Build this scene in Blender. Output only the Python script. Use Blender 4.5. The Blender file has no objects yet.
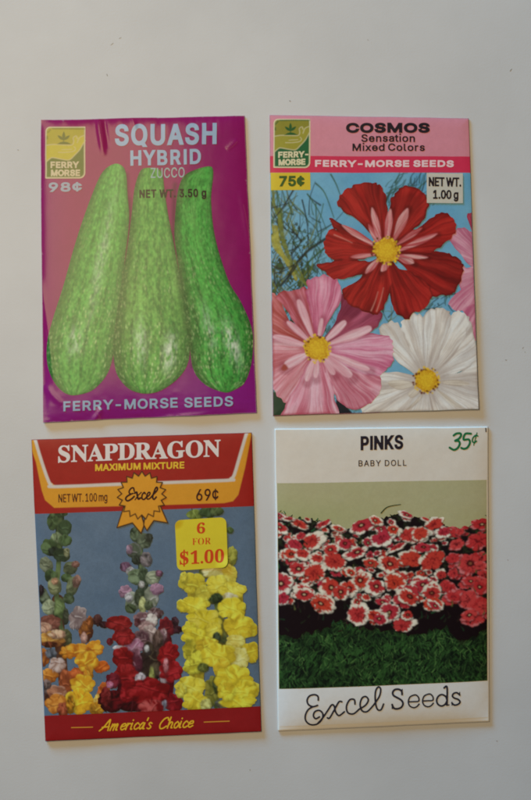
# Four old seed packets lying on a pale painted table top, seen from straight above.
# All sizes are in "units" of 0.39 mm measured on the table top; U turns them into metres.
import bpy, math, random
import numpy as np
from mathutils import Vector

U = 0.00039
OX, OY = 265.5, 400.0            # the point of the table under the camera, in units (y runs down the table)
ILLUM = .93                      # how bright a perfectly white sheet shows under the lamps
sc = bpy.context.scene
COL = sc.collection

GLYPHS = {
 'sans': {
  'A': '16,0 201,509 276,509 463,0 395,0 287,302 241,447 232,478 245,478 228,419 191,302 85,0|110,142 110,199 370,199 370,142',
  'B': '60,0 60,509 266,508 310,499 329,491 359,469 381,442 394,410 398,374 395,344 387,320 365,293 347,280 315,267 315,262 327,261 351,252 374,237 394,216 409,189 417,155 417,117 408,83 390,52 377,39 344,18 301,4 247,0|125,57 272,58 315,70 330,80 349,105 355,137 352,161 342,184 327,203 293,224 248,231 125,231|125,285 238,285 277,291 299,302 316,317 333,348 336,372 330,403 313,429 299,439 283,446 240,452 125,452',
  'C': '267,-7 235,-5 177,11 126,42 104,63 70,115 57,146 42,215 40,254 42,293 57,362 86,421 104,445 150,484 205,508 267,516 305,513 340,504 373,490 415,460 438,433 456,402 473,348 408,348 401,373 389,395 375,413 348,435 304,452 267,456 223,450 184,432 150,403 125,364 109,314 103,254 109,194 125,145 137,123 166,89 203,66 245,54 280,53 327,64 348,74 366,88 389,114 401,136 408,160 473,160 457,107 438,76 416,49 388,28 357,11 305,-4',
  'D': '219,0 96,0 96,57 244,58 296,70 318,81 354,110 379,149 394,198 399,255 398,285 388,337 379,361 354,399 320,428 299,438 275,446 221,452 93,452 93,509 261,507 325,492 353,478 377,461 418,418 446,361 455,329 462,255 455,181 446,149 433,119 398,68 351,31 322,17 256,2|125,509 125,0 60,0 60,509',
  'E': '60,0 60,509 372,509 372,452 125,452 125,286 355,286 355,229 125,229 125,57 375,57 375,0',
  'F': '60,0 60,509 369,509 369,452 125,452 125,278 346,278 346,221 125,221 125,0',
  'G': '269,-7 236,-5 176,11 149,25 104,64 85,88 69,116 57,146 47,179 40,254 47,329 69,393 85,421 103,445 149,484 175,498 203,508 265,516 304,513 340,504 374,489 403,469 429,445 458,401 474,349 408,349 387,393 365,420 337,439 291,454 243,454 202,443 183,432 150,404 125,364 109,314 103,254 109,194 125,145 137,124 166,90 203,66 246,54 309,57 345,71 374,93 386,107 404,141 414,180 415,202 434,199 283,199 283,256 478,256 478,200 471,141 463,115 451,91 419,50 377,19 352,8 326,0',
  'H': '60,0 60,509 125,509 125,289 392,289 392,509 457,509 457,0 392,0 392,232 125,232 125,0',
  'I': '31,0 31,57 118,57 118,452 31,452 31,509 269,509 269,452 183,452 183,57 269,57 269,0',
  'K': '104,145 104,216 174,303 364,509 448,509 231,276|60,0 60,509 125,509 125,334 125,0|372,0 188,259 228,309 449,0',
  'L': '60,0 60,509 125,509 125,57 361,57 361,0',
  'M': '60,0 60,509 152,509 280,181 322,49 307,49 345,167 476,509 568,509 568,0 504,0 507,446 507,457 513,457 471,331 342,0 286,0 165,304 112,457 119,457 121,383 122,0',
  'N': '60,0 60,509 136,509 369,141 414,55 405,54 399,146 399,509 463,509 463,0 387,0 177,331 108,452 119,454 125,317 125,0',
  'O': '267,-7 235,-5 177,11 126,42 105,63 70,115 57,146 42,215 40,254 42,293 57,362 86,421 105,445 150,484 177,498 205,508 267,516 299,514 357,498 384,484 429,445 448,421 477,362 486,329 493,254 486,179 477,146 464,115 429,63 408,42 357,11 329,1|267,53 289,54 330,66 367,89 383,105 408,144 418,168 425,194 430,254 429,286 418,341 408,365 383,404 367,420 330,443 310,450 267,456 223,450 203,443 184,433 151,404 125,364 116,340 109,314 103,254 109,194 116,168 125,144 151,105 184,76 203,66 245,54',
  'P': '60,0 60,509 263,507 312,497 332,487 366,462 390,430 398,411 404,391 409,348 404,304 390,265 366,233 332,207 289,191 235,186 109,186 109,242 233,242 284,250 308,264 327,282 342,319 344,362 338,389 333,402 318,423 297,439 268,449 251,451 125,452 125,0',
  'Q': '245,159 313,159 468,-48 401,-48|267,-7 235,-5 177,11 126,42 105,63 70,115 57,146 42,215 40,254 42,293 57,362 86,421 105,445 150,484 177,498 205,508 267,516 299,514 357,498 384,484 429,445 448,421 477,362 486,329 493,254 486,179 477,146 464,115 429,63 408,42 357,11 329,1|267,53 289,54 330,66 367,89 383,105 408,144 418,168 425,194 430,254 429,286 418,341 408,365 383,404 367,420 330,443 310,450 267,456 223,450 203,443 184,433 151,404 125,364 116,340 109,314 103,254 109,194 116,168 125,144 151,105 184,76 203,66 245,54',
  'R': '60,0 60,509 264,507 290,504 333,489 367,465 380,450 399,415 408,374 408,330 399,290 380,255 367,240 333,217 289,203 236,198 96,198 96,255 234,255 284,262 309,273 327,290 339,312 344,338 344,367 334,405 319,425 298,440 252,451 125,452 125,0|353,0 230,229 303,229 428,0',
  'S': '224,-9 197,-8 149,1 108,19 91,31 76,45 54,77 46,96 38,137 104,137 110,110 116,98 142,71 166,59 194,52 241,50 286,60 321,82 336,102 345,126 345,151 338,171 325,186 296,205 154,249 105,274 86,289 60,326 54,348 53,393 65,431 75,448 87,463 119,488 158,506 180,511 227,516 275,511 316,498 351,476 365,463 387,433 399,397 401,378 337,378 334,396 326,412 316,426 302,437 286,447 267,453 225,459 209,458 167,448 136,427 118,398 115,376 119,352 131,334 158,313 202,296 312,264 359,238 379,220 401,185 407,155 407,118 403,99 386,64 374,48 343,21 302,2 252,-8',
  'T': '32,452 32,509 417,509 417,452 257,452 257,0 193,0 193,452',
  'U': '259,-8 230,-7 177,5 154,15 114,43 98,60 74,101 66,124 60,173 60,509 124,509 124,178 128,144 133,128 150,99 173,77 187,68 220,56 259,52 298,56 331,68 368,99 384,128 392,160 393,178 393,509 457,509 457,173 456,148 443,101 419,60 403,43 363,15 315,-2',
  'W': '155,0 16,509 82,509 170,171 197,40 189,40 208,133 306,509 380,509 462,196 489,80 497,40 488,40 504,120 603,509 670,509 530,0 455,0 363,339 336,475 350,475 323,341 230,0',
  'X': '18,0 217,284 217,236 29,509 104,509 204,361 243,292 232,292 261,345 374,509 446,509 259,239 259,287 456,0 382,0 268,165 230,231 244,231 221,189 91,0',
  'Y': '203,0 203,208 16,509 91,509 229,279 250,230 224,230 237,265 258,306 381,509 455,509 268,208 268,0',
  'Z': '42,0 42,46 306,431 341,476 348,454 40,452 40,509 397,509 397,462 169,129 116,57 97,33 90,54 152,57 399,57 399,0',
  'a': '160,-9 110,-1 80,12 68,22 57,32 40,58 31,90 30,108 34,138 43,161 67,187 89,199 125,211 244,228 270,238 276,255 273,279 267,297 256,311 240,322 220,329 171,329 140,318 124,307 107,288 100,274 41,291 57,322 79,346 104,364 148,379 179,384 227,382 275,367 296,353 315,333 329,306 336,272 337,0 277,0 277,52 272,52 252,25 226,6 190,-6|170,45 216,53 239,66 257,83 269,104 275,126 276,190 253,180 193,170 144,162 125,155 103,139 93,115 94,87 107,66 130,52',
  'b': '229,-8 198,-5 162,10 138,31 118,59 112,59 112,0 53,0 53,509 114,509 114,319 118,319 144,353 171,373 212,384 252,383 294,371 313,361 345,332 359,313 379,270 385,245 389,218 389,160 379,108 359,64 330,29 294,5 252,-7|220,47 253,51 267,57 301,88 321,133 328,189 321,245 301,290 280,311 267,319 237,329 220,330 203,329 174,320 161,312 140,291 125,263 113,210 116,150 125,115 140,86 174,57 188,51',
  'c': '207,-8 182,-7 137,6 117,16 82,46 68,64 46,108 36,159 34,187 36,216 46,268 68,312 98,346 117,360 137,371 159,378 182,383 234,383 284,368 315,349 332,332 347,312 362,277 303,262 286,295 270,311 242,325 207,330 173,325 145,310 124,287 108,258 99,224 96,187 99,151 115,102 134,76 158,57 173,51 207,46 234,49 271,66 296,95 304,117 363,102 354,78 334,46 306,21 261,-1',
  'd': '195,-8 172,-7 130,5 94,29 79,45 55,84 39,133 35,160 35,218 39,245 55,293 79,332 112,361 131,371 173,383 213,384 241,378 272,360 287,346 306,319 311,319 311,509 372,509 372,0 313,0 313,59 307,59 287,31 263,10 227,-5|205,47 236,51 250,57 263,65 284,86 293,100 305,132 312,189 305,247 293,278 284,291 275,302 251,320 221,329 205,330 187,329 157,319 133,301 124,290 115,276 103,245 96,189 103,133 115,101 124,88 158,57 172,51',
  'e': '212,-8 161,-2 117,16 98,30 68,64 46,108 35,159 35,215 39,242 55,290 67,311 97,346 115,359 135,370 180,383 221,384 251,379 294,361 319,341 341,315 357,282 368,242 371,169 75,169 75,221 338,221 310,202 307,237 298,269 283,294 263,314 237,326 222,329 189,329 159,321 125,294 109,270 99,241 96,178 104,122 118,92 151,61 195,47 234,48 263,56 278,66 292,80 306,105 365,91 345,51 311,19 283,4 266,-1',
  'g': '207,-151 150,-144 105,-127 73,-101 51,-69 101,-41 128,-72 165,-92 192,-97 229,-96 267,-85 295,-62 310,-28 311,68 306,68 280,34 263,21 241,11 212,5 173,6 152,10 113,27 80,53 55,90 39,136 35,163 35,220 46,271 66,314 80,332 112,361 152,378 196,384 228,382 264,367 288,346 308,319 313,319 313,379 372,379 372,-9 367,-54 350,-90 324,-117 308,-127 291,-136 251,-147|205,59 237,63 264,75 275,84 300,121 312,172 309,231 300,264 285,291 275,303 251,320 222,329 205,330 188,329 158,320 145,312 124,290 115,277 103,246 96,193 103,138 124,96 158,68 172,63',
  'i': '53,0 53,379 114,379 114,0|84,443 60,449 44,468 41,483 44,499 54,512 67,521 84,524 100,521 114,512 126,491 126,475 114,455 100,446',
  'l': '139,-2 101,3 74,20 58,47 53,84 53,509 114,509 114,87 120,62 130,54 137,53 170,54 181,3',
  'm': '53,0 53,379 112,379 112,295 108,295 118,323 141,355 172,376 207,386 239,385 257,380 287,361 309,331 321,295 312,295 322,321 337,343 368,369 407,383 437,386 468,383 510,364 532,342 548,313 556,276 557,0 496,0 494,273 490,289 473,313 447,326 419,330 395,328 365,314 345,290 338,270 335,247 335,0 274,0 273,275 262,301 242,320 229,326 199,330 168,325 148,314 132,299 117,266 114,253 114,0',
  'n': '114,227 114,0 53,0 53,379 112,379 112,287 102,287 124,332 152,362 187,379 227,384 280,376 309,360 332,336 341,321 353,285 357,240 357,0 296,0 295,256 283,291 273,304 246,323 229,328 184,326 161,317 141,303 126,283 117,257',
  'o': '207,-8 182,-7 137,6 117,16 82,46 68,64 46,108 36,159 34,187 36,216 46,268 68,312 82,330 98,346 137,371 182,383 207,384 233,383 278,371 299,360 333,330 347,312 369,268 376,243 381,187 380,159 369,108 347,64 333,46 299,16 278,6 233,-7|207,46 242,51 257,57 282,76 307,117 316,151 319,187 316,224 307,258 282,300 257,319 226,329 207,330 189,329 158,319 134,300 115,274 108,258 99,224 96,187 99,151 108,117 134,76 158,57 173,51',
  'r': '53,0 53,379 112,379 112,321 115,321 140,358 166,375 196,384 243,384 243,322 213,326 182,323 149,309 126,284 114,250 114,0',
  's': '182,-8 128,-2 84,18 72,27 53,50 45,63 36,94 94,107 105,79 124,60 150,49 181,45 200,46 232,55 255,71 262,81 267,91 267,112 265,121 254,136 237,147 125,177 104,186 72,208 53,237 48,255 51,305 65,332 75,343 100,363 131,377 167,384 187,384 239,378 279,358 307,328 324,290 268,277 251,307 232,323 205,331 171,332 143,324 121,308 110,289 112,258 124,243 144,232 254,202 275,194 292,183 317,158 330,125 331,107 330,90 321,61 290,24 260,6 242,0 223,-5',
  't': '204,379 204,327 6,327 6,379|65,471 126,471 128,76 136,61 150,53 177,50 202,54 213,2 180,-4 145,-3 107,10 80,35 72,52 65,93',
  'x': '21,0 171,218 171,171 29,379 100,379 207,206 175,206 224,292 282,379 352,379 209,169 209,214 358,0 287,0 222,99 173,182 205,182 157,99 91,0',
  '0': '227,-7 199,-5 174,1 151,11 111,41 95,62 80,86 60,144 49,214 48,254 49,294 60,364 69,395 95,447 130,484 151,498 174,508 227,516 254,514 279,508 302,498 342,467 358,447 384,395 393,364 404,294 405,254 404,214 393,144 373,86 359,62 342,41 302,11 279,1|227,50 245,51 276,63 303,87 313,103 323,122 336,168 344,254 336,341 323,387 313,405 303,422 276,446 245,458 227,460 209,458 177,446 151,422 140,405 123,365 117,341 109,254 117,168 123,144 140,103 163,74 177,63 209,51',
  '1': '76,0 76,55 391,55 391,0|276,509 276,0 212,0 212,448 209,448 86,358 86,427 198,509',
  '2': '64,0 64,47 282,282 311,327 320,360 317,397 301,428 273,449 237,459 196,457 162,441 145,424 134,402 127,362 66,362 67,384 77,424 98,459 126,486 162,505 182,511 225,516 268,511 306,497 323,486 350,461 370,428 380,392 378,345 365,304 322,241 153,57 389,57 389,0',
  '3': '218,-7 152,2 114,19 98,30 70,57 60,74 46,111 44,132 109,132 115,107 126,87 134,78 165,59 204,50 262,56 297,74 321,104 329,145 326,172 316,196 288,226 260,240 223,247 157,248 157,299 288,448 288,452 70,452 70,509 372,509 372,461 211,278 211,289 239,290 287,284 327,265 359,239 381,205 392,166 392,123 387,103 370,66 358,50 327,23 288,4 243,-6',
  '4': '40,105 40,158 247,509 311,509 109,166 109,163 413,163 413,105|282,0 282,318 343,318 343,0',
  '5': '221,-7 199,-6 159,3 140,11 108,32 94,45 73,76 66,93 60,130 122,130 127,108 145,80 173,60 196,52 221,50 250,53 276,64 298,82 307,92 320,117 327,146 327,178 314,221 297,244 262,269 233,276 205,276 156,264 128,246 67,253 96,509 366,509 366,452 151,452 134,301 155,315 178,325 216,333 247,333 294,321 334,296 364,260 379,231 390,181 390,139 379,95 357,57 343,41 309,15 289,6 268,-1',
  '6': '226,-7 203,-5 161,5 125,26 96,56 84,74 69,115 64,162 68,199 80,239 102,285 252,509 322,509 151,261 145,261 149,268 165,288 179,299 205,310 235,314 278,309 316,295 346,271 370,240 378,221 388,180 388,134 384,112 368,73 343,39 310,14 291,5 271,-2|226,48 267,56 299,79 320,114 327,142 327,173 320,201 299,235 267,258 226,265 186,258 153,235 132,201 125,158 132,114 153,79 186,56',
  '7': '97,0 323,452 62,452 62,509 391,509 391,449 165,0',
  '8': '226,-7 201,-6 156,3 117,21 101,33 86,47 64,78 57,96 52,135 59,181 81,220 113,249 153,265 119,282 105,293 83,324 76,342 70,380 75,417 82,434 101,464 114,477 146,498 184,511 226,516 269,511 306,498 337,477 361,450 370,434 377,417 382,380 376,342 369,324 347,293 318,273 300,265 339,249 372,220 393,181 401,135 395,96 388,78 352,33 317,11 296,3 251,-6|226,49 272,55 307,74 329,102 337,139 329,177 305,208 270,228 226,235 182,228 147,208 123,177 115,139 123,102 145,74 180,55|226,290 252,292 274,300 293,313 312,341 319,376 313,410 294,437 264,454 226,460 188,454 159,437 139,410 133,376 139,341 159,313 189,296',
  '9': '226,516 271,510 310,494 328,482 356,452 368,434 384,393 389,347 385,309 363,248 334,197 200,0 130,0 301,248 307,248 299,234 273,210 238,196 218,195 175,199 137,214 106,237 94,252 74,287 68,307 64,352 69,397 75,417 96,454 125,483 162,504 203,514|226,460 199,457 186,452 154,429 145,419 133,395 125,352 133,308 138,295 154,274 186,251 226,243 267,251 299,273 320,308 327,335 324,381 314,407 299,429 267,452 254,457',
  '.': '95,-4 86,-4 70,3 57,16 50,32 50,50 57,66 70,79 95,87 113,83 128,73 138,59 141,41 138,24 128,9 113,-1',
  '-': '337,244 337,188 114,188 114,244',
  '¢': '183,0 183,509 225,509 225,0|207,58 182,59 137,72 117,82 82,112 68,130 46,174 36,225 34,253 36,282 46,334 68,378 98,412 117,426 159,444 182,449 221,450 260,443 284,434 315,414 340,388 362,343 303,328 286,361 270,377 242,391 207,396 173,391 145,376 124,353 108,324 99,290 97,235 108,183 124,154 158,123 173,117 207,112 243,117 271,132 292,154 304,183 363,168 354,144 334,112 306,87 285,74 261,65',
  "'": '78,318 70,509 136,509 128,318',
 },
 'serif': {
  'S': '43,-11 43,158 62,158 83,94 111,50 129,34 172,17 215,16 245,27 266,47 273,60 279,89 275,110 265,129 248,146 135,205 92,236 65,270 51,309 50,332 54,370 67,403 101,440 131,457 148,462 206,465 300,445 313,450 320,466 339,466 339,319 322,319 303,370 272,410 248,429 222,441 194,445 163,440 131,417 121,394 121,368 129,346 159,319 290,253 317,233 337,211 350,188 359,148 358,112 354,93 339,58 314,29 298,18 281,8 240,-6 192,-10 158,-8 94,11 80,12 69,7 61,-11',
  'N': '403,-11 107,350 107,79 110,49 113,38 126,26 136,21 167,17 167,0 18,0 18,17 47,21 65,30 71,41 76,67 76,388 49,421 33,435 18,439 18,455 156,455 391,169 390,399 386,414 375,429 331,439 331,455 480,455 480,439 450,434 433,425 422,393 422,-11',
  'A': '-9,0 -9,18 9,21 24,30 43,60 206,466 224,465 399,55 417,27 433,19 443,18 443,0 229,0 229,18 253,20 270,25 280,34 283,46 281,59 253,132 103,132 79,71 75,48 78,35 87,26 102,20 128,18 128,0|113,161 242,161 177,319',
  'P': '15,0 15,17 55,26 68,39 75,81 74,394 68,416 62,424 44,434 16,439 16,455 214,455 287,451 315,447 336,440 366,422 390,398 398,383 408,350 406,305 398,280 385,259 367,240 343,225 314,214 281,208 182,206 182,81 185,50 189,39 202,26 242,17 242,0|182,230 225,231 244,235 272,253 281,266 291,304 291,354 283,392 275,406 265,417 236,430 207,431 193,427 186,419 182,407',
  'D': '20,0 20,17 47,21 68,36 74,75 73,392 67,418 53,432 43,435 15,439 15,455 222,455 278,452 328,441 370,422 405,396 433,364 452,325 464,279 468,228 453,128 408,57 333,14 228,0|222,24 253,27 279,37 302,53 319,75 333,104 343,139 349,181 351,229 343,318 319,382 279,420 223,433 202,431 195,428 186,417 182,398 182,59 190,34 202,27',
  'R': '15,0 15,17 55,26 68,39 75,81 74,394 68,416 62,424 44,434 16,439 16,455 264,453 305,448 339,439 367,426 389,409 405,388 414,363 417,334 411,296 392,265 360,241 315,224 437,43 457,22 480,17 480,0 338,0 201,212 182,212 182,81 185,50 189,39 202,26 242,17 242,0|182,234 228,235 249,240 280,258 290,272 298,290 304,336 299,378 284,407 259,425 224,431 202,429 186,417 182,398',
  'G': '268,-10 200,-3 170,7 141,19 93,55 57,103 44,131 29,194 29,263 44,324 57,352 93,399 139,435 195,458 225,464 284,464 340,451 379,437 393,436 406,443 419,465 437,465 437,308 420,308 403,346 382,379 343,417 314,434 267,443 214,430 176,389 153,322 146,228 148,178 154,135 165,98 180,67 199,44 221,26 246,16 275,13 308,16 328,27 339,45 343,71 342,142 335,163 329,170 309,179 275,182 275,198 500,198 500,182 473,179 457,171 452,164 446,128 446,29 402,12 357,0 313,-8',
  'O': '261,-11 213,-6 169,7 129,29 94,58 66,93 45,134 32,179 28,228 32,276 45,321 66,362 95,397 130,426 170,448 216,462 265,466 313,462 357,448 397,427 431,399 459,364 481,323 494,277 498,228 494,179 481,134 459,93 430,58 395,29 355,7 310,-6|265,12 315,26 351,66 372,133 379,228 377,278 371,321 362,358 348,389 330,412 310,430 286,440 260,443 210,430 174,389 152,322 145,228 147,178 153,135 163,98 177,67 195,43 215,26 238,16',
  'F': '15,0 15,17 31,19 55,28 68,42 72,53 75,84 75,375 67,416 54,429 14,439 14,455 394,455 394,320 377,320 369,357 355,385 347,397 324,414 294,425 254,430 212,431 188,424 182,406 182,247 211,249 244,260 256,270 274,301 284,347 302,347 302,118 285,118 274,168 257,200 244,211 229,218 182,224 182,69 185,50 191,36 202,27 229,19 257,17 257,0',
  'E': '14,0 14,17 55,24 68,37 75,78 75,369 72,405 68,417 54,431 16,439 16,455 399,455 399,320 383,320 378,349 369,373 356,392 340,406 320,417 266,429 213,430 195,427 188,421 183,397 183,246 214,247 232,252 247,259 269,282 277,300 288,345 304,345 304,118 287,118 278,169 267,192 251,208 216,220 183,222 183,56 188,40 206,29 254,28 295,34 330,45 345,53 371,75 393,105 411,143 430,143 402,0',
  's': '151,-10 122,-6 77,9 60,4 51,-9 36,-9 36,105 53,105 75,52 99,28 126,16 152,16 171,21 189,40 192,58 190,72 172,95 90,139 64,158 54,169 41,193 37,220 44,259 65,291 80,303 98,312 118,317 147,319 181,312 213,305 223,308 230,319 244,319 244,222 228,222 215,254 206,266 186,285 162,295 139,296 116,286 105,267 107,244 115,232 128,222 207,181 232,162 248,140 253,127 257,95 255,72 250,51 241,33 228,18 194,-3',
  'e': '154,-10 135,-9 100,1 70,22 58,35 46,51 29,88 19,157 24,201 30,222 47,258 87,298 103,307 138,317 185,316 209,309 230,297 249,280 264,259 274,234 281,206 283,173 283,166 117,166 123,112 138,73 164,50 199,42 219,45 237,53 270,86 285,73 258,36 228,11 193,-5|116,192 201,192 199,252 197,266 188,286 172,296 161,297 141,291 127,274 119,244',
  'd': '140,-10 123,-9 92,1 65,22 43,50 28,85 20,125 19,147 24,196 36,237 55,272 81,297 112,313 146,318 168,316 189,309 207,297 223,280 223,401 217,425 198,437 176,439 176,455 319,455 319,64 322,46 329,36 353,28 353,11 294,6 223,-10 223,39 207,18 188,2 166,-7|171,28 187,31 202,41 215,56 223,76 223,242 213,264 199,274 183,280 159,279 147,273 138,263 130,250 125,232 118,184 118,124 124,76 130,58 146,36',
  'a': '255,-10 232,-7 216,1 205,15 200,35 176,16 151,2 124,-6 95,-9 64,-4 40,11 31,22 21,48 20,63 23,84 31,104 45,121 63,136 119,164 199,190 196,266 180,288 160,295 129,294 115,290 107,283 104,274 118,250 123,231 120,215 110,202 87,191 67,192 45,203 36,218 34,248 42,269 58,287 81,302 126,316 195,317 246,304 263,292 276,277 285,259 291,236 294,43 296,37 304,34 320,42 329,28 312,11 294,-1 275,-8|151,34 162,35 181,45 199,63 199,169 164,157 138,139 123,114 118,84 120,62 126,46 137,37',
  '6': '197,-7 150,-1 109,18 76,49 62,69 42,120 32,184 31,249 42,325 66,391 104,441 120,455 156,475 198,485 242,486 277,480 303,470 329,449 340,422 336,393 322,376 298,364 260,360 258,390 247,427 232,443 216,447 197,444 180,435 165,421 152,401 142,375 128,309 125,269 173,290 201,294 247,292 273,285 295,274 315,258 331,237 343,214 350,186 352,155 349,121 342,90 330,62 313,38 291,19 264,5 233,-4|199,38 222,44 239,64 251,98 255,148 250,196 238,228 219,247 193,253 174,251 154,243 125,221 131,138 137,106 147,81 170,48 184,40',
  '1': '65,0 65,36 128,36 146,45 152,58 154,416 108,365 87,351 67,346 52,349 35,367 28,396 87,418 179,482 254,482 254,69 261,47 271,38 343,36 343,0',
  '0': '188,-7 159,-5 133,1 110,11 91,24 60,61 48,84 32,140 27,171 23,241 27,311 32,342 48,397 60,420 91,456 110,469 133,479 189,486 242,479 264,469 283,456 314,419 326,397 343,341 352,277 353,240 352,204 343,139 336,110 314,61 283,24 263,11 241,1 216,-5|188,37 205,40 219,50 230,67 242,120 248,195 246,326 237,390 230,413 219,429 206,439 189,443 172,439 157,429 147,413 139,390 130,326 127,240 130,155 139,91 147,67 157,50 171,40',
 },
}
# ------------------------------------------------------------------ colour and noise
def lin(c):
    c = np.asarray(c, float) / 255.0
    return np.where(c <= 0.04045, c / 12.92, ((c + 0.055) / 1.055) ** 2.4)

def ink(r, g, b):
    "reflectance of an ink that photographs as this sRGB colour under the room's light"
    return np.clip(lin((r, g, b)) / ILLUM, 0.004, 0.86)

def hsh(i, j, seed):
    n = (i.astype(np.int64) * 374761393 + j.astype(np.int64) * 668265263 + seed * 2147001325) & 0xffffffff
    n = ((n ^ (n >> 13)) * 1274126177) & 0xffffffff
    n = ((n ^ (n >> 16)) * 2246822519) & 0xffffffff
    return ((n ^ (n >> 15)) & 0xffffff) / float(0xffffff)

def vn(x, y, seed=0):
    x = np.asarray(x, float); y = np.asarray(y, float)
    i = np.floor(x); j = np.floor(y); f = x - i; g = y - j
    f = f * f * (3 - 2 * f); g = g * g * (3 - 2 * g)
    a = hsh(i, j, seed); b = hsh(i + 1, j, seed); c = hsh(i, j + 1, seed); d = hsh(i + 1, j + 1, seed)
    return (a * (1 - f) + b * f) * (1 - g) + (c * (1 - f) + d * f) * g

def fbm(x, y, seed=0, o=3):
    s = 0; a = 1; t = 0
    for k in range(o):
        s = s + a * vn(x * 2 ** k, y * 2 ** k, seed + 17 * k); t += a; a *= .55
    return s / t

def sst(a, b, x):
    t = np.clip((x - a) / (b - a), 0, 1); return t * t * (3 - 2 * t)

def mix(a, b, t):
    t = np.asarray(t)[..., None]; return a * (1 - t) + b * t

def speck(a, b, seed, ra, rb, dens=.8):
    "sparse soft spots on a jittered lattice"
    out = np.zeros(np.broadcast(a, b).shape); i0 = np.floor(a); j0 = np.floor(b)
    for di in (-1, 0, 1):
        for dj in (-1, 0, 1):
            i = i0 + di; j = j0 + dj
            ca = i + .15 + .7 * hsh(i, j, seed); cb = j + .15 + .7 * hsh(i, j, seed + 5)
            s = hsh(i, j, seed + 9); on = hsh(i, j, seed + 13) < dens
            k = .5 + .8 * s
            d = np.sqrt(((a - ca) / (ra * k)) ** 2 + ((b - cb) / (rb * k)) ** 2)
            out = np.maximum(out, np.where(on, sst(1.15, .5, d) * (.5 + .5 * s), 0))
    return out

# ------------------------------------------------------------------ shapes as distance functions
def spline(P, n=6, closed=True):
    P = np.asarray(P, float); N = len(P); out = []
    rng = range(N) if closed else range(N - 1)
    for k in rng:
        if closed: p0, p1, p2, p3 = P[k - 1], P[k], P[(k + 1) % N], P[(k + 2) % N]
        else: p0, p1, p2, p3 = P[max(k - 1, 0)], P[k], P[k + 1], P[min(k + 2, N - 1)]
        for t in np.arange(n) / n:
            out.append(.5 * (2 * p1 + (p2 - p0) * t + (2 * p0 - 5 * p1 + 4 * p2 - p3) * t * t + (3 * p1 - p0 - 3 * p2 + p3) * t ** 3))
    if not closed: out.append(P[-1])
    return np.array(out)

def dseg(X, Y, P, closed):
    d2 = np.full(X.shape, 1e9); N = len(P)
    for k in range(N if closed else N - 1):
        a = P[k]; b = P[(k + 1) % N]; ex, ey = b - a; L = ex * ex + ey * ey + 1e-12
        t = np.clip(((X - a[0]) * ex + (Y - a[1]) * ey) / L, 0, 1)
        d2 = np.minimum(d2, (X - a[0] - t * ex) ** 2 + (Y - a[1] - t * ey) ** 2)
    return np.sqrt(d2)

def inside(X, Y, P):
    w = np.zeros(X.shape, bool); N = len(P)
    for k in range(N):
        a = P[k]; b = P[(k + 1) % N]
        if a[1] == b[1]: continue
        w ^= ((a[1] > Y) != (b[1] > Y)) & (X < (b[0] - a[0]) * (Y - a[1]) / (b[1] - a[1]) + a[0])
    return w

def dpoly(P):
    P = np.asarray(P, float)
    return lambda X, Y: dseg(X, Y, P, True) * np.where(inside(X, Y, P), -1, 1)

def dstroke(P, w, w2=None):
    P = np.asarray(P, float); w2 = w if w2 is None else w2
    def f(X, Y):
        d = np.full(X.shape, 1e9); N = len(P) - 1
        for k in range(N):
            a = P[k]; b = P[k + 1]; ex, ey = b - a; L = ex * ex + ey * ey + 1e-12
            t = np.clip(((X - a[0]) * ex + (Y - a[1]) * ey) / L, 0, 1)
            r = (w + (w2 - w) * (k + t) / N) / 2
            d = np.minimum(d, np.sqrt((X - a[0] - t * ex) ** 2 + (Y - a[1] - t * ey) ** 2) - r)
        return d
    return f

def dellipse(cx, cy, rx, ry, rot=0, wob=0, seed=0):
    c, s = math.cos(rot), math.sin(rot)
    def f(X, Y):
        x = (X - cx) * c + (Y - cy) * s; y = -(X - cx) * s + (Y - cy) * c
        q = np.sqrt((x / rx) ** 2 + (y / ry) ** 2)
        if wob:
            th = np.arctan2(y, x)
            q = q * (1 + wob * (vn(np.cos(th) * 2.2 + 9, np.sin(th) * 2.2 + 9, seed) - .5) * 2)
        return (q - 1) * min(rx, ry)
    return f

def bbox(P, m=3):
    P = np.asarray(P); return (P[:, 0].min() - m, P[:, 1].min() - m, P[:, 0].max() + m, P[:, 1].max() + m)

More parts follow.
